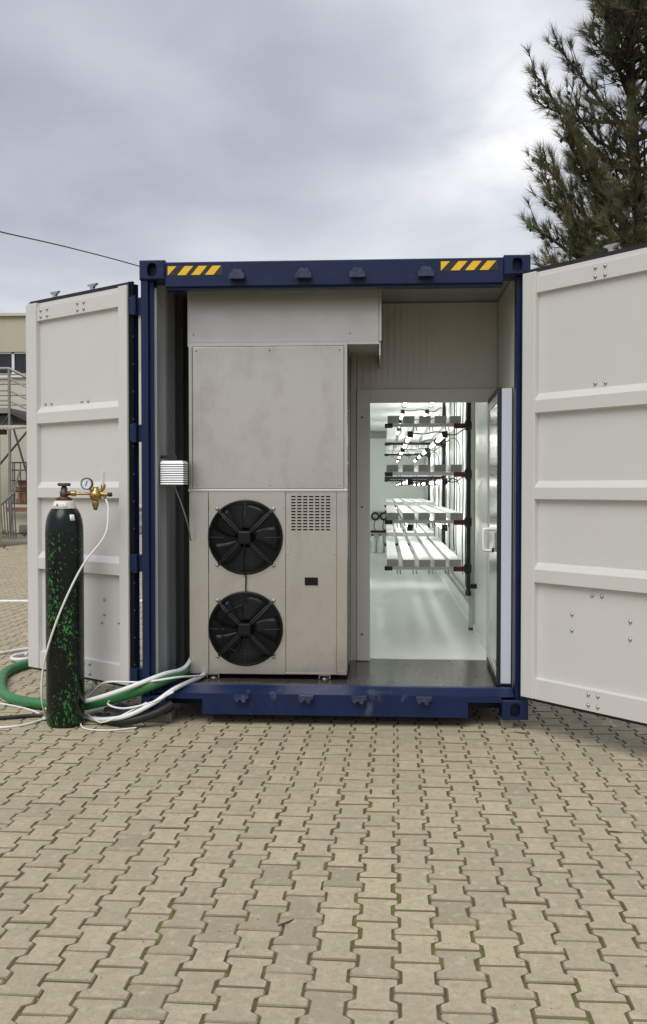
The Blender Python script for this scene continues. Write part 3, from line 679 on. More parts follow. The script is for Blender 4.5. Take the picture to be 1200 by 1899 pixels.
# upper cover
plate('trim_strip', -.985, -.962, 1.4935, 2.441); plate('trim_strip', .062, .081, 1.4935, 2.441)
up = plate('upper_cover', -.957, .057, 1.4975, 2.436, t=.016)
for x in (-.93, -.44, .03): add_bolt(up, (x + .45, -.0155, 2.41 - .22), .55).rotation_euler = (0, 0, math.pi)
for x in (-.93, -.44, .03): add_bolt(up, (x + .45, -.0155, 1.52 - .22), .55).rotation_euler = (0, 0, math.pi)
for (x, z) in ((-.95, 2.52), (.10, 2.52), (-.95, 2.75), (.2, 2.75)): add_bolt(un, (x + .45, -.006, z - .22), .5).rotation_euler = (0, 0, math.pi)
plate('trim_strip', -.99, .083, 1.4765, 1.493, t=.018, m=M_galv)
# lower fascia
plate('side_fascia', -.984, -.8555, .256, 1.476); plate('side_fascia', .0125, .08, .256, 1.476)
FZ = (1.172, .561); FX = -.604; FR = .243
for z0, z1, cz in ((.8665, 1.476, FZ[0]), (.256, .866, FZ[1])):
    mb = MB(); holed_plate(mb, -.850, -.3375, z0, z1, FX, cz, FR - .004, FR - .004, YU - .012, YU + .12, n=64)
    mb.build('fan_panel', M_steel, un)
    B(FX - .25, FX + .25, YU - .0004, YU - .00008, cz - .25, cz + .25).build('fan_recess', M_fan, un)
rp = MB()
sx0, sx1, sz0, sz1 = -.303, -.026, 1.213, 1.453
xs = [-.331]; 
cw = (sx1 - sx0) / 7; rh = (sz1 - sz0) / 12
for k in range(7): xs += [sx0 + k * cw + cw * .14, sx0 + k * cw + cw * .86]
xs.append(.008); zs = [.272]
for k in range(12): zs += [sz0 + k * rh + rh * .27, sz0 + k * rh + rh * .73]
zs.append(1.472)
nx = len(xs); vs = [(x, YU - .012, z) for z in zs for x in xs]; fs = []; 
for j in range(len(zs) - 1):
    for i in range(nx - 1):
        if i % 2 == 1 and j % 2 == 1: continue
        fs.append((j * nx + i, j * nx + i + 1, (j + 1) * nx + i + 1, (j + 1) * nx + i))
rpo = rp.add(vs, fs).build('vented_panel', M_steel, un); md = rpo.modifiers.new('thickness', 'SOLIDIFY'); md.thickness = .004; md.offset = -1
B(-.31, -.02, YU - .0075, YU - .0005, 1.205, 1.46).build('vent_backing', M_seam_slotshade, un)  # black sheet paints in the shade of the cabinet depth behind the slots
B(-.331, .008, YU - .0075, YU - .0006, .272, 1.2).build('vent_backing', M_steel, un)
plate('trim_strip', -.3365, .0115, .2565, .2705)
hd = B(-.205, -.122, YU - .0165, YU - .0125, .857, .903, bev=.002).build('pull_handle', M_fan, un)
mb = MB(); mb.box(-.207, -.12, YU - .0215, YU - .0168, .8995, .9055); mb.box(-.207, -.12, YU - .0215, YU - .0168, .8535, .8595); mb.box(-.207, -.2015, YU - .0215, YU - .0168, .86, .899); mb.box(-.1255, -.12, YU - .0215, YU - .0168, .86, .899); mb.build('handle_rim', M_fanblade, hd)
for (x, z) in ((-.32, 1.06), (-.002, 1.06), (-.32, .36), (-.002, .36), (-.846, 1.37), (-.345, 1.37), (-.345, .85), (-.345, .37), (-.97, .275), (.05, .275), (.025, .275), (-.88, .275)): add_bolt(un, (x + .45, -.0125, z - .22), .45).rotation_euler = (0, 0, math.pi)
for x in (-.829, -.073):
    ft = MB(); ft.lathe([(.034, .2197), (.034, .226), (.012, .232), (.011, .2555)], (x, YU + .05, 0), n=14); o = ft.build('levelling_foot', M_rivet, un)
    mb = MB(); mb.box(x - .042, x + .042, YU + .0, YU + .03, .246, .2555); mb.box(x - .042, x - .036, YU + .0, YU + .03, .226, .2455); mb.box(x + .036, x + .042, YU + .0, YU + .03, .226, .2455); mb.build('foot_bracket', M_rivet, o)
for y in (.55, .95): B(.0795, .083, y - .002, y + .002, .27, 2.44).build('side_seam', M_seam_slotshade, un)
def fan(cz, cable):
    c = Vector((FX, YU - .02, cz))
    mb = MB(); ring = [(FX + (FR + .001) * math.cos(a), YU - .022, cz + (FR + .001) * math.sin(a)) for a in [2 * math.pi * k / 64 for k in range(65)]]
    mb.lathe([(FR + .006, -.001), (FR + .008, .014), (FR + .002, .024), (FR - .006, .024), (FR - .008, .012), (FR - .008, -.001)], (FX, YU - .0121, cz), (0, -1, 0), n=64)
    # open the caps: keep ring only
    mb.f = [f for f in mb.f if len(f) <= 4]; mb.smooth = mb.smooth[:len(mb.f)]
    fo = mb.build('fan', M_fan, un)
    gb = MB()
    for k in range(19):
        r = .07 + k * .0092; m = 40
        gb.tube([(FX + r * math.cos(2 * math.pi * q / m), YU - .045 - .012 * (1 - (r / FR) ** 2), cz + r * math.sin(2 * math.pi * q / m)) for q in range(m + 1)], .0014, 4, caps=False)
    gb.build('guard_wires', M_guard, fo)['kind'] = 'stuff'
    B(FX - .044, FX + .044, YU - .082, YU - .03, cz - .045, cz + .045, bev=.014).build('motor_cap', M_fanblade, fo)
    for a in (45, 135, 225, 315):
        d = Vector((math.cos(R(a)), 0, math.sin(R(a)))); n = Vector((-d.z, 0, d.x))
        for o in (-.007, .007): MB().tube([c + d * .045 + n * o + Vector((0, -.04, 0)), c + d * .18 + n * o + Vector((0, -.04, 0)), c + d * (FR + .018) + n * o * .6 + Vector((0, -.006, 0))], .004, 6).build('strut', M_strut, fo)
        MB().lathe([(.012, 0), (.012, .01), (.009, .017), (.003, .019)], c + d * (FR + .024) + Vector((0, .0078, 0)), (0, -1, 0), n=12).build('mount_bolt', M_rivet, fo)
    for a in (0, 180, 90, 270):
        d = Vector((math.cos(R(a)), 0, math.sin(R(a)))); MB().tube([c + d * .14 + Vector((0, -.034, 0)), c + d * (FR + .008) + Vector((0, -.008, 0))], .0028, 5).build('stay', M_darkmetal, fo)
    for k in range(5):
        a0 = R(72 * k + 12); vs = []; fsb = []
        for i in range(6):
            r = .05 + (FR - .065) * i / 5
            for j in range(5):
                a = a0 + (j / 4 - .5) * (.95 - .15 * i / 5) - .25 * (i / 5)
                vs.append((FX + r * math.cos(a), YU - .018 + (j / 4 - .5) * .016, cz + r * math.sin(a)))
        for i in range(5):
            for j in range(4): fsb.append((i * 5 + j, i * 5 + j + 1, (i + 1) * 5 + j + 1, (i + 1) * 5 + j))
        b = MB().add(vs, fsb, True).build('blade', M_fanblade, fo); md = b.modifiers.new('t', 'SOLIDIFY'); md.thickness = .003
    return fo
f1 = fan(FZ[0], 0); f2 = fan(FZ[1], 1)
y = YU - .062
MB().tube(spline([(FX, YU - .06, 1.13), (FX - .004, y, 1.05), (FX, YU - .05, .93), (FX + .004, YU - .03, .90), (FX + .002, YU - .028, .84), (FX + .004, YU - .05, .79), (FX - .005, y, .73), (FX - .07, y - .006, .70), (FX - .15, y, .64), (FX - .165, y, .56), (FX - .12, y, .46), (FX - .06, y - .01, .42), (FX - .025, y - .012, .46), (FX - .02, y - .02, .49)], 7), .0045, 6).build('fan_cable', M_fan, un)
MB().tube(spline([(FX + .02, y - .015, .52), (FX + .06, y, .45), (FX + .14, y, .40), (FX + .2, YU - .04, .385)], 6), .0045, 6).build('fan_cable', M_fan, un)

# weather shield sensor on the left wall
wsx, wsy = -1.04, .17
sh = thing('weather_shield', 'white louvred sensor shield hanging on the left container wall', 'sensor', (wsx, wsy, 1.52))
for k in range(10):
    z = 1.524 + k * .0145
    hw, tp = .077, .060
    if k == 9: prof = [(-.077, z), (.077, z), (.068, z + .02), (-.068, z + .02)]
    else: prof = [(-.077, z), (.077, z), (.071, z + .0095), (-.071, z + .0095)]
    mb = MB(); n = 4
    a0, a1 = prof[1][0], prof[2][0]; zt = prof[2][1]
    mb.add([(wsx - a0, wsy - a0, z), (wsx + a0, wsy - a0, z), (wsx + a0, wsy + a0, z), (wsx - a0, wsy + a0, z), (wsx - a1, wsy - a1, zt), (wsx + a1, wsy - a1, zt), (wsx + a1, wsy + a1, zt), (wsx - a1, wsy + a1, zt)], [(0, 3, 2, 1), (4, 5, 6, 7), (0, 1, 5, 4), (1, 2, 6, 5), (2, 3, 7, 6), (3, 0, 4, 7)])
    mb.build('louvre', M_shield, sh)
B(wsx - .05, wsx + .05, wsy - .05, wsy + .05, 1.519, 1.664).build('core', M_trayend, sh)
mb = MB(); mb.prism([(-.026, 1.675), (.026, 1.675), (.016, 1.715), (-.012, 1.715)], lambda a, b, d: (wsx + a, d, b), wsy - .03, wsy - .02); mb.box(wsx - .03, wsx + .03, wsy - .03, wsy + .03, 1.6745, 1.68); mb.box(wsx - .115, wsx, wsy - .018, wsy + .01, 1.69, 1.71); mb.build('bracket', M_black, sh)
MB().tube(spline([(wsx + .005, wsy, 1.52), (wsx + .01, wsy, 1.49), (wsx + .04, wsy + .02, 1.40), (wsx + .07, wsy + .06, 1.28), (wsx + .078, wsy + .15, 1.15)], 7), .005, 6).build('cable', M_greycable, sh)

# ------------------------------------------------------------------ gas cylinder and regulator
cx, cy = -1.695, -.05; Rr = .118
gc = thing('gas_cylinder', 'tall black gas cylinder with chipped green paint standing on the paving', 'gas cylinder', (cx, cy, 0))
bm_ = MB().lathe([(.098, .002), (.110, .008), (Rr, .03), (Rr, 1.22), (.1165, 1.26), (.111, 1.30), (.100, 1.335), (.085, 1.362), (.076, 1.373)], (cx, cy, 0), n=40)
bm_.build('body', M_cyl, gc)
MB().lathe([(.0775, 1.372), (.0768, 1.378), (.064, 1.412), (.060, 1.419), (.05, 1.421)], (cx, cy, 0), n=36).build('collar', M_collarw, gc)
def conepatch(a0, a1, r0, z0, r1, z1, m, name, off=.0012, n=12):
    vs = []; 
    for (r, z) in ((r0, z0), (r1, z1)):
        for k in range(n + 1):
            a = a0 + (a1 - a0) * k / n; vs.append((cx + (r + off) * math.cos(a), cy + (r + off) * math.sin(a), z))
    o = MB().add(vs, [(k, k + 1, n + 2 + k, n + 1 + k) for k in range(n)], True).build(name, m, gc); md = o.modifiers.new('t', 'SOLIDIFY'); md.thickness = .0006; return o
ca_ = math.atan2(-6.06 - cy, .325 - cx)
conepatch(ca_ - 1.15, ca_ + .25, .0768, 1.378, .0645, 1.411, M_cyl_collar, 'paper_label')
# green diamond on the label
def onc(a, z, off): 
    r = .0768 + (.0645 - .0768) * (z - 1.378) / .033; return (cx + (r + off) * math.cos(a), cy + (r + off) * math.sin(a), z)
am = ca_ - .62
MB().add([onc(am - .13, 1.394, .003), onc(am, 1.383, .003), onc(am + .13, 1.394, .003), onc(am, 1.405, .003)], [(0, 1, 2, 3)]).build('diamond_mark', M_label_green, gc)
MB().add([onc(am + .2, 1.398, .003), onc(am + .62, 1.398, .0032), onc(am + .62, 1.394, .0032), onc(am + .2, 1.394, .003)], [(0, 1, 2, 3)]).build('print_line', mat('faint_print', (.5, .53, .56), .6), gc)
conepatch(ca_ + .32, ca_ + .62, .112, 1.298, .1, 1.335, M_dial, 'white_tag', off=.0015, n=4)
MB().lathe([(.05, 1.4215), (.052, 1.428), (.05, 1.434)], (cx, cy, 0), n=28).build('neck_ring', M_rust, gc)
MB().lathe([(.045, 1.4345), (.042, 1.44), (.026, 1.446)], (cx, cy, 0), n=24).build('neck_ring', M_oldbrass, gc)
vv = MB().lathe([(.022, 1.4465), (.026, 1.452), (.026, 1.478), (.02, 1.484), (.021, 1.50), (.016, 1.508), (.012, 1.512)], (cx, cy, 0), n=14).build('valve', M_oldbrass, gc)
mb = MB(); mb.lathe([(.009, 1.508), (.009, 1.526)], (cx, cy, 0), n=10)
for k in range(5):
    a = k * 1.2566 + .3; mb.tube([(cx, cy, 1.522), (cx + .038 * math.cos(a), cy + .038 * math.sin(a), 1.522)], [.009, .011], 8)
mb.lathe([(.034, 1.514), (.042, 1.518), (.042, 1.526), (.034, 1.53)], (cx, cy, 0), n=20); mb.build('handwheel', M_wheelgrey, vv)
MB().tube([(cx + .02, cy - .003, 1.466), (cx + .05, cy - .005, 1.466)], [.013, .015], 8).build('outlet', M_oldbrass, vv)

for (x, y, a, l, lab) in ((-.01, -2.77, .6, .035, 'small dark twig on the paving in the foreground'), (1.33, -1.80, -.4, .03, 'small dark twig on the paving at the right'), (1.16, -.1, -.7, .05, 'small dark twig beside the concrete block at the container corner')):
    d = Vector((math.cos(a), math.sin(a), 0)); p = Vector((x, y, .004)); tag(MB().tube([p - d * l, p + Vector((0, 0, .002)), p + d * l + Vector((-d.y, d.x, 0)) * l * .4], [.002, .004, .0015], 5).build('twig', M_wood), lab, 'twig')
rg = thing('gas_regulator', 'brass gas regulator with round gauge screwed to the cylinder valve', 'regulator', (cx + .06, cy - .006, 1.466))
yx = cy - .008
MB().tube([(cx + .0505, yx, 1.466), (cx + .078, yx, 1.466)], .019, 6).build('coupling_nut', M_brass, rg)
MB().tube([(cx + .0785, yx, 1.464), (cx + .19, yx, 1.464)], .0085, 10).build('inlet_pipe', M_brass, rg)
bx_ = cx + .205
mb = MB(); mb.lathe([(.02, -.04), (.036, -.03), (.04, -.008), (.04, .004), (.03, .02), (.018, .03), (.018, .045)], (bx_, yx, 1.462), (0, 0, 1), n=20)
mb.tube([(bx_ + .02, yx, 1.465), (bx_ + .075, yx, 1.458)], [.017, .011], 10); mb.tube([(bx_ + .025, yx, 1.478), (bx_ + .047, yx, 1.495), (bx_ + .048, yx, 1.513)], [.012, .012, .015], 10)
mb.tube([(bx_ - .012, yx, 1.47), (bx_ - .035, yx - .006, 1.492)], .010, 8); mb.build('body', M_brass, rg)
MB().lathe([(.018, 1.378), (.018, 1.39), (.021, 1.392), (.021, 1.415), (.018, 1.4215)], (bx_ - .002, yx, 0), n=14).build('bonnet', M_brass, rg)
MB().lathe([(.012, 1.362), (.013, 1.3775)], (bx_ - .002, yx, 0), n=10).build('adjusting_screw', M_oldbrass, rg)
gx, gz = bx_ - .052, 1.527
gg = MB().lathe([(.033, -.02), (.038, -.012), (.038, .014), (.034, .018), (.032, .012)], (gx, yx - .01, gz), (0, -1, 0), n=28); gg = gg.build('gauge', M_wheelgrey, rg)
MB().lathe([(.0315, .0125), (.0315, .0135)], (gx, yx - .01, gz), (0, -1, 0), n=24).build('dial', M_dial, gg)
MB().tube([(gx - .006, yx - .026, gz - .014), (gx + .006, yx - .026, gz + .02)], .0022, 5).build('needle', M_wheelgrey, gg)
for k in range(9):
    a = R(-45 + k * 33.75); p = Vector((math.cos(a), 0, math.sin(a))); MB().tube([Vector((gx, yx - .0245, gz)) + p * .024, Vector((gx, yx - .0245, gz)) + p * .029], .0011, 4).build('tick', M_wheelgrey, gg)
fx = bx_ + .048
MB().lathe([(.011, 1.5135), (.011, 1.60), (.009, 1.604), (.004, 1.606)], (fx, yx, 0), n=14).build('flow_tube', M_clear, rg)
MB().lathe([(.015, 1.5), (.016, 1.52), (.012, 1.524)], (fx, yx, 0), n=14).build('tube_base', M_brass, rg)
MB().tube([(fx, yx, 1.524), (fx, yx, 1.598)], .0035, 6).build('float_rod', M_dial, rg)
MB().lathe([(.010, .0), (.014, .006), (.014, .022), (.01, .026)], (bx_ + .078, yx, 1.459), (1, 0, 0), n=12).build('valve_knob', M_rackblack, rg)
MB().tube([(bx_ + .055, yx, 1.452), (bx_ + .064, yx - .004, 1.432)], [.010, .008], 8).build('hose_nipple', M_brass, rg)

# ------------------------------------------------------------------ hoses and cables
def hose(name, pts, r, m, label, cat='hose', n=10, seg=10): 
    return tag(MB().tube(spline(pts, seg), r, n).build(name, m), label, cat)
hx0, hz0 = bx_ + .065, 1.431
hose('gas_hose', [(hx0, yx - .004, hz0), (hx0 + .012, yx - .01, 1.40), (hx0 + .02, yx - .02, 1.345), (hx0 + .004, yx - .05, 1.2), (-1.55, -.14, 1.02), (-1.66, -.185, .78), (-1.76, -.175, .52), (-1.815, -.13, .33), (-1.83, -.1, .17), (-1.845, .0, .05), (-1.865, .06, .008), (-2.0, .25, .007), (-2.22, .42, .007), (-2.6, .6, .007)], .0068, M_wtube, 'thin white gas hose looping down across the black cylinder', n=8)
hose('green_hose', [(-.9, .95, .3), (-1.0, .55, .275), (-1.03, .22, .278), (-1.10, .02, .272), (-1.25, -.03, .215), (-1.45, .02, .145), (-1.66, .13, .082), (-1.9, .32, .042), (-2.14, .40, .042), (-2.36, .62, .042), (-2.56, 1.05, .042), (-2.68, 1.5, .042), (-2.6, 1.85, .042), (-2.3, 2.1, .042), (-1.8, 2.2, .042)], .036, M_ghose, 'thick green hose running from the container to the ground behind the cylinder', n=16)
hose('white_hose', [(-.985, .5, .36), (-1.0, .25, .31), (-1.09, .02, .312), (-1.27, -.09, .252), (-1.5, -.06, .17), (-1.7, .10, .10), (-1.92, .30, .022), (-2.1, .42, .02), (-2.3, .52, .02), (-2.46, .72, .02), (-2.75, .9, .02), (-3.1, .95, .02)], .0145, M_whose, 'thick white hose resting on top of the green hose', n=12)
hose('white_hose', [(-.88, .6, .239), (-.90, .3, .245), (-1.0, -.02, .232), (-1.12, -.10, .155), (-1.27, -.14, .085), (-1.42, -.08, .045), (-1.56, .04, .02), (-1.63, .12, .02), (-1.60, .25, .02), (-1.55, .35, .02)], .0145, M_whose, 'white hose coming from under the steel unit down beside the corner casting', n=12)
hose('corrugated_sleeve', [(-1.02, -.02, .135), (-1.12, -.075, .085), (-1.26, -.115, .05), (-1.4, -.06, .036), (-1.50, .03, .034)], .03, M_bhose, 'black sleeve lying on the paving beneath a white hose', cat='sleeve')
hose('white_cable', [(-.86, .6, .243), (-.885, .34, .25), (-.99, .0, .300), (-1.2, -.04, .275), (-1.42, -.01, .268), (-1.52, .08, .22), (-1.62, .18, .12), (-1.7, .28, .03), (-1.72, .45, .01)], .0065, M_whose, 'thin white cable stretched over the hoses to the steel unit', cat='cable', n=8)
hose('white_cable', [(-1.0, -.06, .22), (-1.12, -.11, .165), (-1.3, -.12, .125), (-1.42, -.06, .14), (-1.38, .05, .17)], .006, M_whose, 'short thin white cable crossing below the green hose', cat='cable', n=8)
hose('thin_tube', [(-1.16, -.1, .16), (-1.32, -.13, .08), (-1.45, -.1, .03), (-1.55, .02, .035), (-1.62, .05, .06), (-1.61, .0, .04), (-1.57, -.12, .008), (-1.48, -.2, .008), (-1.35, -.2, .008), (-1.22, -.13, .008)], .005, M_wtube, 'very thin pale tube curling on the paving right of the cylinder', cat='tube', n=6)
hose('thin_tube', [(-1.86, .08, .008), (-1.93, -.08, .007), (-2.02, -.16, .007), (-2.15, -.18, .007), (-2.5, -.1, .007)], .007, M_wtube, 'thin white tube on the paving left of the cylinder base', cat='tube', n=6)
hose('black_cable', [(-1.74, .12, .014), (-1.95, .12, .014), (-2.1, .06, .014), (-2.3, .0, .014), (-2.6, .0, .014)], .013, M_bhose, 'black cable on the paving left of the cylinder', cat='cable', n=8)
hose('white_hose', [(-2.2, 2.9, .02), (-2.6, 2.85, .02), (-2.96, 2.66, .02), (-3.13, 2.42, .02), (-3.5, 2.1, .02)], .014, M_whose, 'white hose on the paving beside the far edge of the left door', n=10)
hose('hose_coil', [(-2.78 + (.19 - .012 * k) * math.cos(k * .7), 2.2 + (.30 - .018 * k) * math.sin(k * .7), .016 + .003 * k) for k in range(14)], .015, M_whose, 'small white hose coil on the paving behind the left door', cat='hose', n=8, seg=5)
hose('white_line', [(-7.5, 5.9, .012), (-5.5, 6.3, .012), (-4.4, 6.4, .012), (-3.0, 6.5, .012), (-2.0, 6.7, .012)], .02, M_whose, 'straight white hose lying across the yard far behind the cylinder', n=8)
def lump():
    bm = bmesh.new(); bmesh.ops.create_icosphere(bm, subdivisions=4, radius=1)
    for v in bm.verts:
        d = 1 + .35 * mnoise.noise(v.co * 2.1) + .18 * mnoise.noise(v.co * 5.3)
        v.co = Vector((-1.36 + v.co.x * .13 * d, .10 + v.co.y * .10 * d, max(.003, .045 + v.co.z * .06 * d)))
    me = bpy.data.meshes.new('crumpled_cloth'); bm.to_mesh(me); bm.free(); me.materials.append(M_stone)
    o = bpy.data.objects.new('crumpled_cloth', me); COL.objects.link(o); tag(o, 'crumpled dark grey cloth under the hoses beside the container corner', 'cloth')
lump()

# ------------------------------------------------------------------ background left: building, landing, shed, cage, rack
bd = thing('beige_building', 'beige two storey building with dark windows far behind the left door', 'building', (-13, 28.5, 0))
BY = 28.4
def wallseg(x0, x1, z0, z1, m=M_beige, y=BY): return B(x0, x1, y, y + .3, z0, z1).build('wall', m, bd)
wz0, wz1 = 5.63, 6.42; 
wallseg(-26, -4.2, 6.42, 7.7); wallseg(-26, -4.2, 0, 5.63, M_cream)
for a, b in ((-26, -17.6), (-14.2, -14.0), (-11.4, -4.2)): wallseg(a, b, 5.6305, 6.4195)
for a, b in ((-17.6, -14.2), (-14.0, -11.4)):
    w = B(a + .05, b - .05, BY + .14, BY + .16, wz0 + .02, wz1 - .02).build('window', M_glass, bd)
    n = 3
    for k in range(n + 1):
        x = a + (b - a) * k / n; B(x - .045, x + .045, BY + .06, BY + .135, wz0, wz1).build('window_frame', M_winwhite, w)
    B(a, b, BY + .06, BY + .135, wz1 - .06, wz1 - .001).build('window_frame', M_winwhite, w)
    B(a - .05, b + .05, BY - .1, BY + .13, wz0 - .14, wz0 - .001).build('window_sill', M_winwhite, w)
B(-26.2, -4.1, BY - .12, BY + 8, 7.7005, 7.8).build('roof_slab', M_cream, bd)
B(-26, -4.2, BY + .31, BY + 8, 0, 7.7).build('inner_core', M_cream, bd)
ax = thing('low_annex', 'pale low building glimpsed between the left door and the container', 'building', (-3, 31, 0))
B(-4.1, 12, 30, 38, 0, 5.6).build('wall', M_cream, ax); B(-4.15, 12.1, 29.9, 38.1, 5.6005, 5.75).build('roof_slab', M_beige, ax)
for k in range(6): B(-3 + k * 2.4, -1.6 + k * 2.4, 29.96, 29.999, 2.4, 3.8).build('window', M_glass, ax)
# outdoor landing with railing
ld = thing('metal_landing', 'grey metal landing with handrails and crossed braces in front of the building', 'landing', (-11, 24.5, 0))
LY = 24.4
def pipe(pts, r=.035, m=M_pipe, name='rail'): return MB().tube(pts, r, 6).build(name, m, ld)
zp = 4.0; XC = -11.68
B(-15.4, XC, LY, LY + 1.6, zp - .1, zp + .06).build('platform', M_pipe, ld)
MB().add([(XC, LY, zp + .06), (XC, LY + 1.6, zp + .06), (-9.8, LY + 1.6, zp - .84), (-9.8, LY, zp - .84), (XC, LY, zp - .1), (XC, LY + 1.6, zp - .1), (-9.8, LY + 1.6, zp - 1.0), (-9.8, LY, zp - 1.0)], [(0, 1, 2, 3), (4, 7, 6, 5), (0, 3, 7, 4), (1, 5, 6, 2), (2, 6, 7, 3)]).build('ramp', M_darkmetal, ld)
B(-15.4, -9.8, LY + .3, LY + 1.5, zp - .42, zp - .16).build('under_beam', M_darkmetal, ld)
for x in (-15.4, -13.6, XC): pipe([(x, LY, 0), (x, LY, zp + 1.32)], .05, name='post'); pipe([(x, LY + 1.6, 0), (x, LY + 1.6, zp + 1.32)], .045, name='post')
for dz in (1.32, 1.0, .62, .3):
    pipe([(-15.4, LY, zp + dz), (XC, LY, zp + dz), (-9.8, LY, zp + dz - .92)], .03 if dz < 1.2 else .05)
    pipe([(-15.4, LY + 1.6, zp + dz), (-9.8, LY + 1.6, zp + dz)], .026)
pipe([(XC, LY, zp - .15), (XC + .95, LY, .6)], .035, M_darkmetal, 'brace'); pipe([(-12.1, LY, 2.15), (-10.6, LY, 4.1 - .2)], .035, M_darkmetal, 'brace'); pipe([(XC, LY, zp - .15), (-13.6, LY, 1.2)], .035, M_darkmetal, 'brace'); pipe([(-13, LY, 3.45), (-10.4, LY, 3.45)], .03, M_darkmetal, 'brace')
tag(B(-10.75, -10.2, BY - .35, BY - .002, 4.35, 4.47).build('wall_lamp', M_darkmetal), 'small dark lamp on the beige building wall', 'lamp')
# shed corner
sd = thing('ochre_shed', 'ochre shed with corrugated roof at the left edge of the yard', 'shed', (-11, 18.1, 0))
B(-13.6, -9.52, 18, 18.3, 0, 2.84).build('wall', M_ochre, sd)
mb = MB(); prof = []
for k in range(12): prof.append((17.75 + k * .05, .018 * (1 if k % 2 else -1)))
vs = [(-13.6, y, 3.35 + d) for y, d in prof] + [(-8.9, y, 3.06 + d) for y, d in prof]
vs = []; fs_ = []; n_ = 95
for k in range(n_):
    x = -13.6 + k * .05; d = .02 * (1 if k % 2 else -1)
    for y, z in ((17.6, 3.02), (18.75, 3.12)): vs.append((x, y, z + d))
for k in range(n_ - 1): fs_.append((2 * k, 2 * k + 2, 2 * k + 3, 2 * k + 1))
o = MB().add(vs, fs_).build('corrugated_roof', M_corrroof, sd); md = o.modifiers.new('t', 'SOLIDIFY'); md.thickness = .05
B(-13.5, -9.2, 17.86, 17.95, 2.845, 2.97).build('fascia_board', M_wood, sd)
# low wall, wire cage with bricks
tag(B(-20, -4.5, 25.6, 26.0, 0, .95, bev=.02).build('low_wall', M_cream), 'low cream wall at the back of the yard', 'wall')
cg = thing('wire_cage', 'dark wire cage standing on the low wall', 'cage', (-11.5, 25.8, .95))
x0, x1, y0, y1, z0, z1 = -12.2, -10.8, 25.62, 25.98, .951, 2.35
def cw_(p): MB().tube(p, .018, 5).build('wire', M_darkmetal, cg)
for x in [x0 + k * (x1 - x0) / 7 for k in range(8)]: cw_([(x, y0, z0), (x, y0, z1)])
for z in (z0 + .03, 1.4, 1.75, 2.1, z1): cw_([(x0, y0, z), (x1, y0, z)]); cw_([(x0, y1, z), (x1, y1, z)])
for x in (x0, x1): cw_([(x, y1, z0), (x, y1, z1)])
bi = 0
for r in range(4):
    for k in range(4):
        x = -11.98 + k * .26 + (.06 if r % 2 else 0)
        b = B(x, x + .25, 25.68, 25.93, .952 + r * .2, .952 + r * .2 + .192, bev=.01).build('brick_block', M_brick if random.random() < .75 else M_wood)
        tag(b, f'brown brick block stacked in the wire cage, {["bottom", "second", "third", "top"][r]} row, {["first", "second", "third", "last"][k]} from the left', 'block', 'blocks stacked in the wire cage')
tag(B(-12.2, -6.5, 25.3, 25.42, .72, .86, bev=.02).build('red_beam', mat('faded_red', (.30, .14, .10), .7, var=.3)), 'faded reddish beam lying in front of the low wall', 'beam')
tag(B(-11.6, -7.2, 24.9, 25.25, .02, .30, bev=.03).build('timber_stack', M_concrete), 'pale flat timber stack at the foot of the low wall', 'timber')
# leaning bar rack
lr = thing('leaning_bar_rack', 'rusty bar rack leaning over in front of the low wall', 'rack', (-10.8, 22.5, 0))
p0, p1 = Vector((-11.95, 22.9, .5)), Vector((-10.98, 22.9, 1.34)); 
MB().tube([p0, (p0 + p1) / 2, p1 + Vector((0, 0, .0))], .035, 6).build('top_bar', M_pipe, lr)
MB().tube([p1, p1 + Vector((.21, 0, .73))], .03, 6).build('top_bar', M_pipe, lr)
for k in range(13):
    a = p0.lerp(p1, k / 12); MB().tube([a, a + Vector((.26, -.5, -a.z + .02))], .022, 5).build('bar', M_darkmetal, lr)
# weeds at the back of the yard
def weeds():
    mb = MB()
    for k in range(260):
        x = random.uniform(-12.5, -3); y = random.choice([random.uniform(21, 26.5), random.uniform(24, 26.5), random.uniform(10, 20)])
        h = random.uniform(.05, .22) * (1.3 if y > 23 else .6)
        for q in range(7):
            a = random.random() * 6.3; l = h * random.uniform(.5, 1.1); d = Vector((math.cos(a), math.sin(a), 0)); b = Vector((x, y, 0)) + d * random.uniform(0, .05); n = Vector((-d.y, d.x, 0)) * .012
            mb.add([b - n, b + n, b + d * l * .6 + Vector((0, 0, l))], [(0, 1, 2)])
    tag(mb.build('weeds', M_weed), 'scattered low weeds at the back of the yard', kind='stuff')
weeds()

# overhead cable
tag(MB().tube(spline([(-7.5, 2.0, 4.55), (-6.379, 7.649, 5.479), (-6.006, 9.683, 5.719), (-5.531, 11.723, 5.956), (-4.762, 13.779, 6.074), (-3.502, 15.86, 5.99), (-1.5, 18, 5.9), (1.0, 20.5, 5.75), (4, 30, 5.74)], 8), .012, 6).build('overhead_cable', M_bhose), 'thin overhead cable crossing the sky above the left door', 'cable')

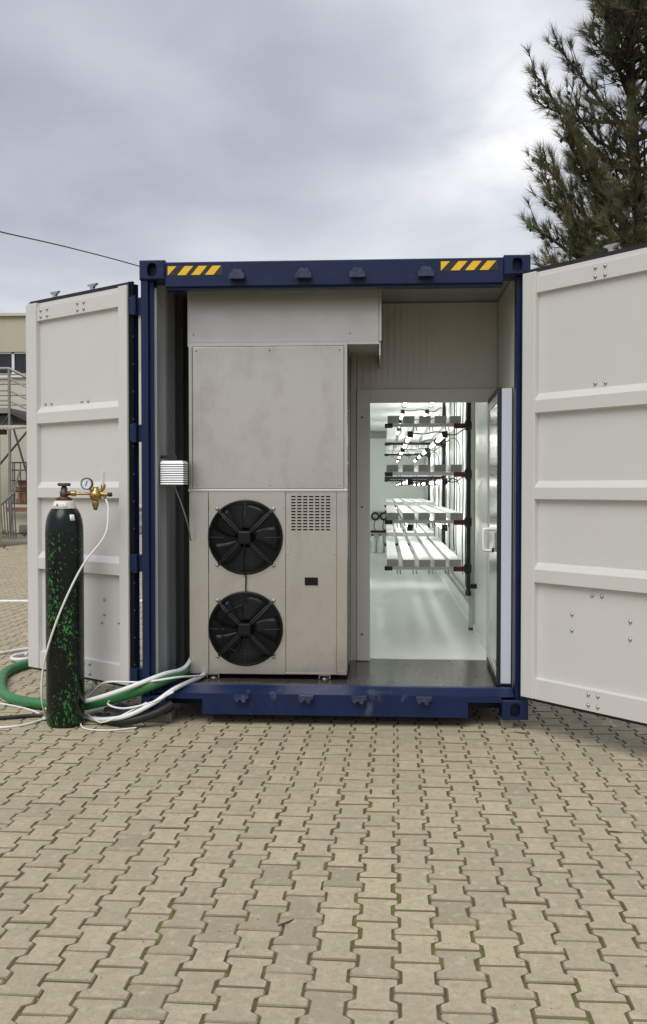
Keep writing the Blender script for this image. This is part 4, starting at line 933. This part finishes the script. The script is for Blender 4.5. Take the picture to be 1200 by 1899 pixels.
# ------------------------------------------------------------------ pine tree
def pine():
    rnd = random.Random(11)
    t = thing('pine_tree', 'tall pine tree with long drooping needle tufts behind the right door', 'tree', (4.05, 7.25, 0))
    tr = [(4.05, 7.25, -.1), (3.93, 7.25, 2), (3.83, 7.25, 3.7), (3.75, 7.26, 4.64), (3.67, 7.29, 5.87), (3.60, 7.33, 7.2), (3.56, 7.34, 8.2), (3.5, 7.35, 9.4), (3.47, 7.3, 10.4)]
    MB().tube(spline(tr, 6), [.13 - .115 * (i / 48.) for i in range(49)], 10).build('trunk', M_bark, t)
    MB().tube(spline([(3.93, 7.25, 2.2), (4.05, 7.35, 3.5), (4.0, 7.45, 5), (3.92, 7.5, 6.5), (3.85, 7.5, 8), (3.8, 7.5, 9)], 6), [.07 - .055 * (i / 30.) for i in range(31)], 8).build('trunk', M_bark, t)
    def trunk_at(z):
        for a, b in zip(tr, tr[1:]):
            if a[2] <= z <= b[2]: f = (z - a[2]) / (b[2] - a[2]); return Vector(a).lerp(Vector(b), f)
        return Vector(tr[-1])
    V = []; F = []; C = []; limb = MB()
    def tuft(p, d, L, n, tone):
        d = d.normalized(); u = d.orthogonal().normalized(); w = d.cross(u)
        for k in range(n):
            a = rnd.random() * 6.283; sp = rnd.uniform(.05, .8)
            e = (d + (u * math.cos(a) + w * math.sin(a)) * sp).normalized(); e.z -= .3 * rnd.random()
            b = p - d * rnd.uniform(0, .10); tip = b + e * L * rnd.uniform(.65, 1.1) + Vector((0, 0, -.03 * rnd.random()))
            s = e.cross(Vector((rnd.gauss(0, 1), rnd.gauss(0, 1), rnd.gauss(0, 1)))).normalized() * .0029
            o = len(V); V.extend([b - s, b + s, tip]); F.append((o, o + 1, o + 2)); C.append(min(1, max(0, tone + rnd.gauss(0, .15))))
    cones = MB()
    def branch(z, tip, dens=1., tone=.35):
        st = trunk_at(z); tip = Vector(tip); mid = st.lerp(tip, .5) + Vector((rnd.uniform(-.1, .1), rnd.uniform(-.1, .1), -.05 - .10 * (tip - st).length * .5))
        path = spline([st, mid, tip], 8); L = (tip - st).length
        limb.tube(path, [.032 * (1 - i / len(path)) * min(1.3, L / 1.5) + .006 for i in range(len(path))], 6)
        nt = int((15 if z > 5.4 else 24) * L * dens) + 6
        for k in range(nt):
            f = .22 + .78 * (k + rnd.random()) / nt; i = min(len(path) - 2, int(f * (len(path) - 1))); p = path[i].lerp(path[i + 1], f * (len(path) - 1) - i); d = (path[i + 1] - path[i]).normalized()
            side = d.cross(Vector((0, 0, 1))); side = side.normalized() if side.length > .1 else Vector((1, 0, 0))
            td = (d * rnd.uniform(.4, 1.1) + side * rnd.choice((-1, 1)) * rnd.uniform(.3, 1) + Vector((0, 0, rnd.uniform(-.35, .75)))).normalized()
            l = rnd.uniform(.16, .58) * (1.15 - .5 * f) * min(1.2, .5 + L * .35)
            q = p + td * l; m = p.lerp(q, .5) + Vector((0, 0, -.02)); limb.tube([p, m, q], [.008, .006, .004], 4)
            if rnd.random() < .6: c = m + Vector((rnd.uniform(-.03, .03), rnd.uniform(-.03, .03), -.03)); cones.lathe([(.006, -.03), (.02, -.015), (.022, .0), (.012, .022), (.003, .03)], c, (rnd.uniform(-.5, .5), rnd.uniform(-.5, .5), -1), n=6)
            tn = tone + rnd.gauss(0, .13)
            tuft(q, (q - m) + Vector((0, 0, .25 * l)), rnd.uniform(.19, .29), 46, tn); tuft(m, (q - p) + Vector((rnd.gauss(0, .1), rnd.gauss(0, .1), rnd.gauss(.05, .1))), rnd.uniform(.15, .22), 16, tn - .05)
        tuft(path[-1], path[-1] - path[-3], .24, 40, tone)
    # limbs reaching left, towards the container, as they stand
    for z, tip, dn in ((5.6, (2.10, 7.2, 7.06), .9), (6.2, (2.45, 7.25, 7.38), .9), (6.4, (2.3, 7.6, 6.75), .8), (7.0, (2.95, 7.3, 8.2), .9), (5.9, (2.5, 6.9, 6.6), .7), (6.9, (2.8, 7.0, 7.5), .8), (7.8, (3.0, 7.6, 8.6), .8),
                       (4.6, (2.22, 7.2, 5.87), 1.2), (4.9, (2.5, 7.0, 6.1), 1.2), (4.3, (2.12, 7.2, 5.0), .8), (4.1, (2.3, 7.0, 5.35), 1.1), (3.8, (2.35, 7.3, 4.55), 1.2), (3.6, (2.6, 7.0, 4.8), 1.2), (3.9, (2.6, 7.5, 5.3), 1.2), (4.5, (2.8, 6.9, 5.7), 1.3), (4.7, (2.75, 7.5, 6.2), 1.1),
                       (3.4, (2.5, 7.1, 4.2), 1.1), (3.2, (2.4, 7.4, 3.9), 1.), (5.2, (3.0, 6.8, 6.0), 1.), (4.0, (3.0, 6.7, 5.0), 1.2), (3.5, (2.9, 6.6, 4.5), 1.2), (3.3, (3.2, 6.5, 4.6), 1.1)):
        branch(z, (tip[0] + .2, tip[1], tip[2]), dn, .5 if tip[2] < 6.3 else .36)
    for k in range(76):
        z = rnd.uniform(3.2, 10.2); a = rnd.uniform(-2.6, 1.5); r = rnd.uniform(.6, 1.6) * (1.15 - max(0, z - 6) * .1)
        st = trunk_at(z); branch(z, (max(st.x + r * math.cos(a), 2.5 if z < 6.6 else 3.05), st.y + r * math.sin(a), min(10.9, z + rnd.uniform(.3, 1.1))), .8, .40 if z < 6 else .3)
    limb.build('branches', M_bark, t); cones.build('cones', M_cone, t)['kind'] = 'stuff'
    me = bpy.data.meshes.new('crown'); me.from_pydata([tuple(v) for v in V], [], F); at = me.attributes.new('rnd', 'FLOAT', 'FACE'); at.data.foreach_set('value', C); me.materials.append(M_needle)
    iv = wm(t).inverted(); me.transform(iv); o = bpy.data.objects.new('crown', me); COL.objects.link(o); o.parent = t; print('needles', len(F))
pine()
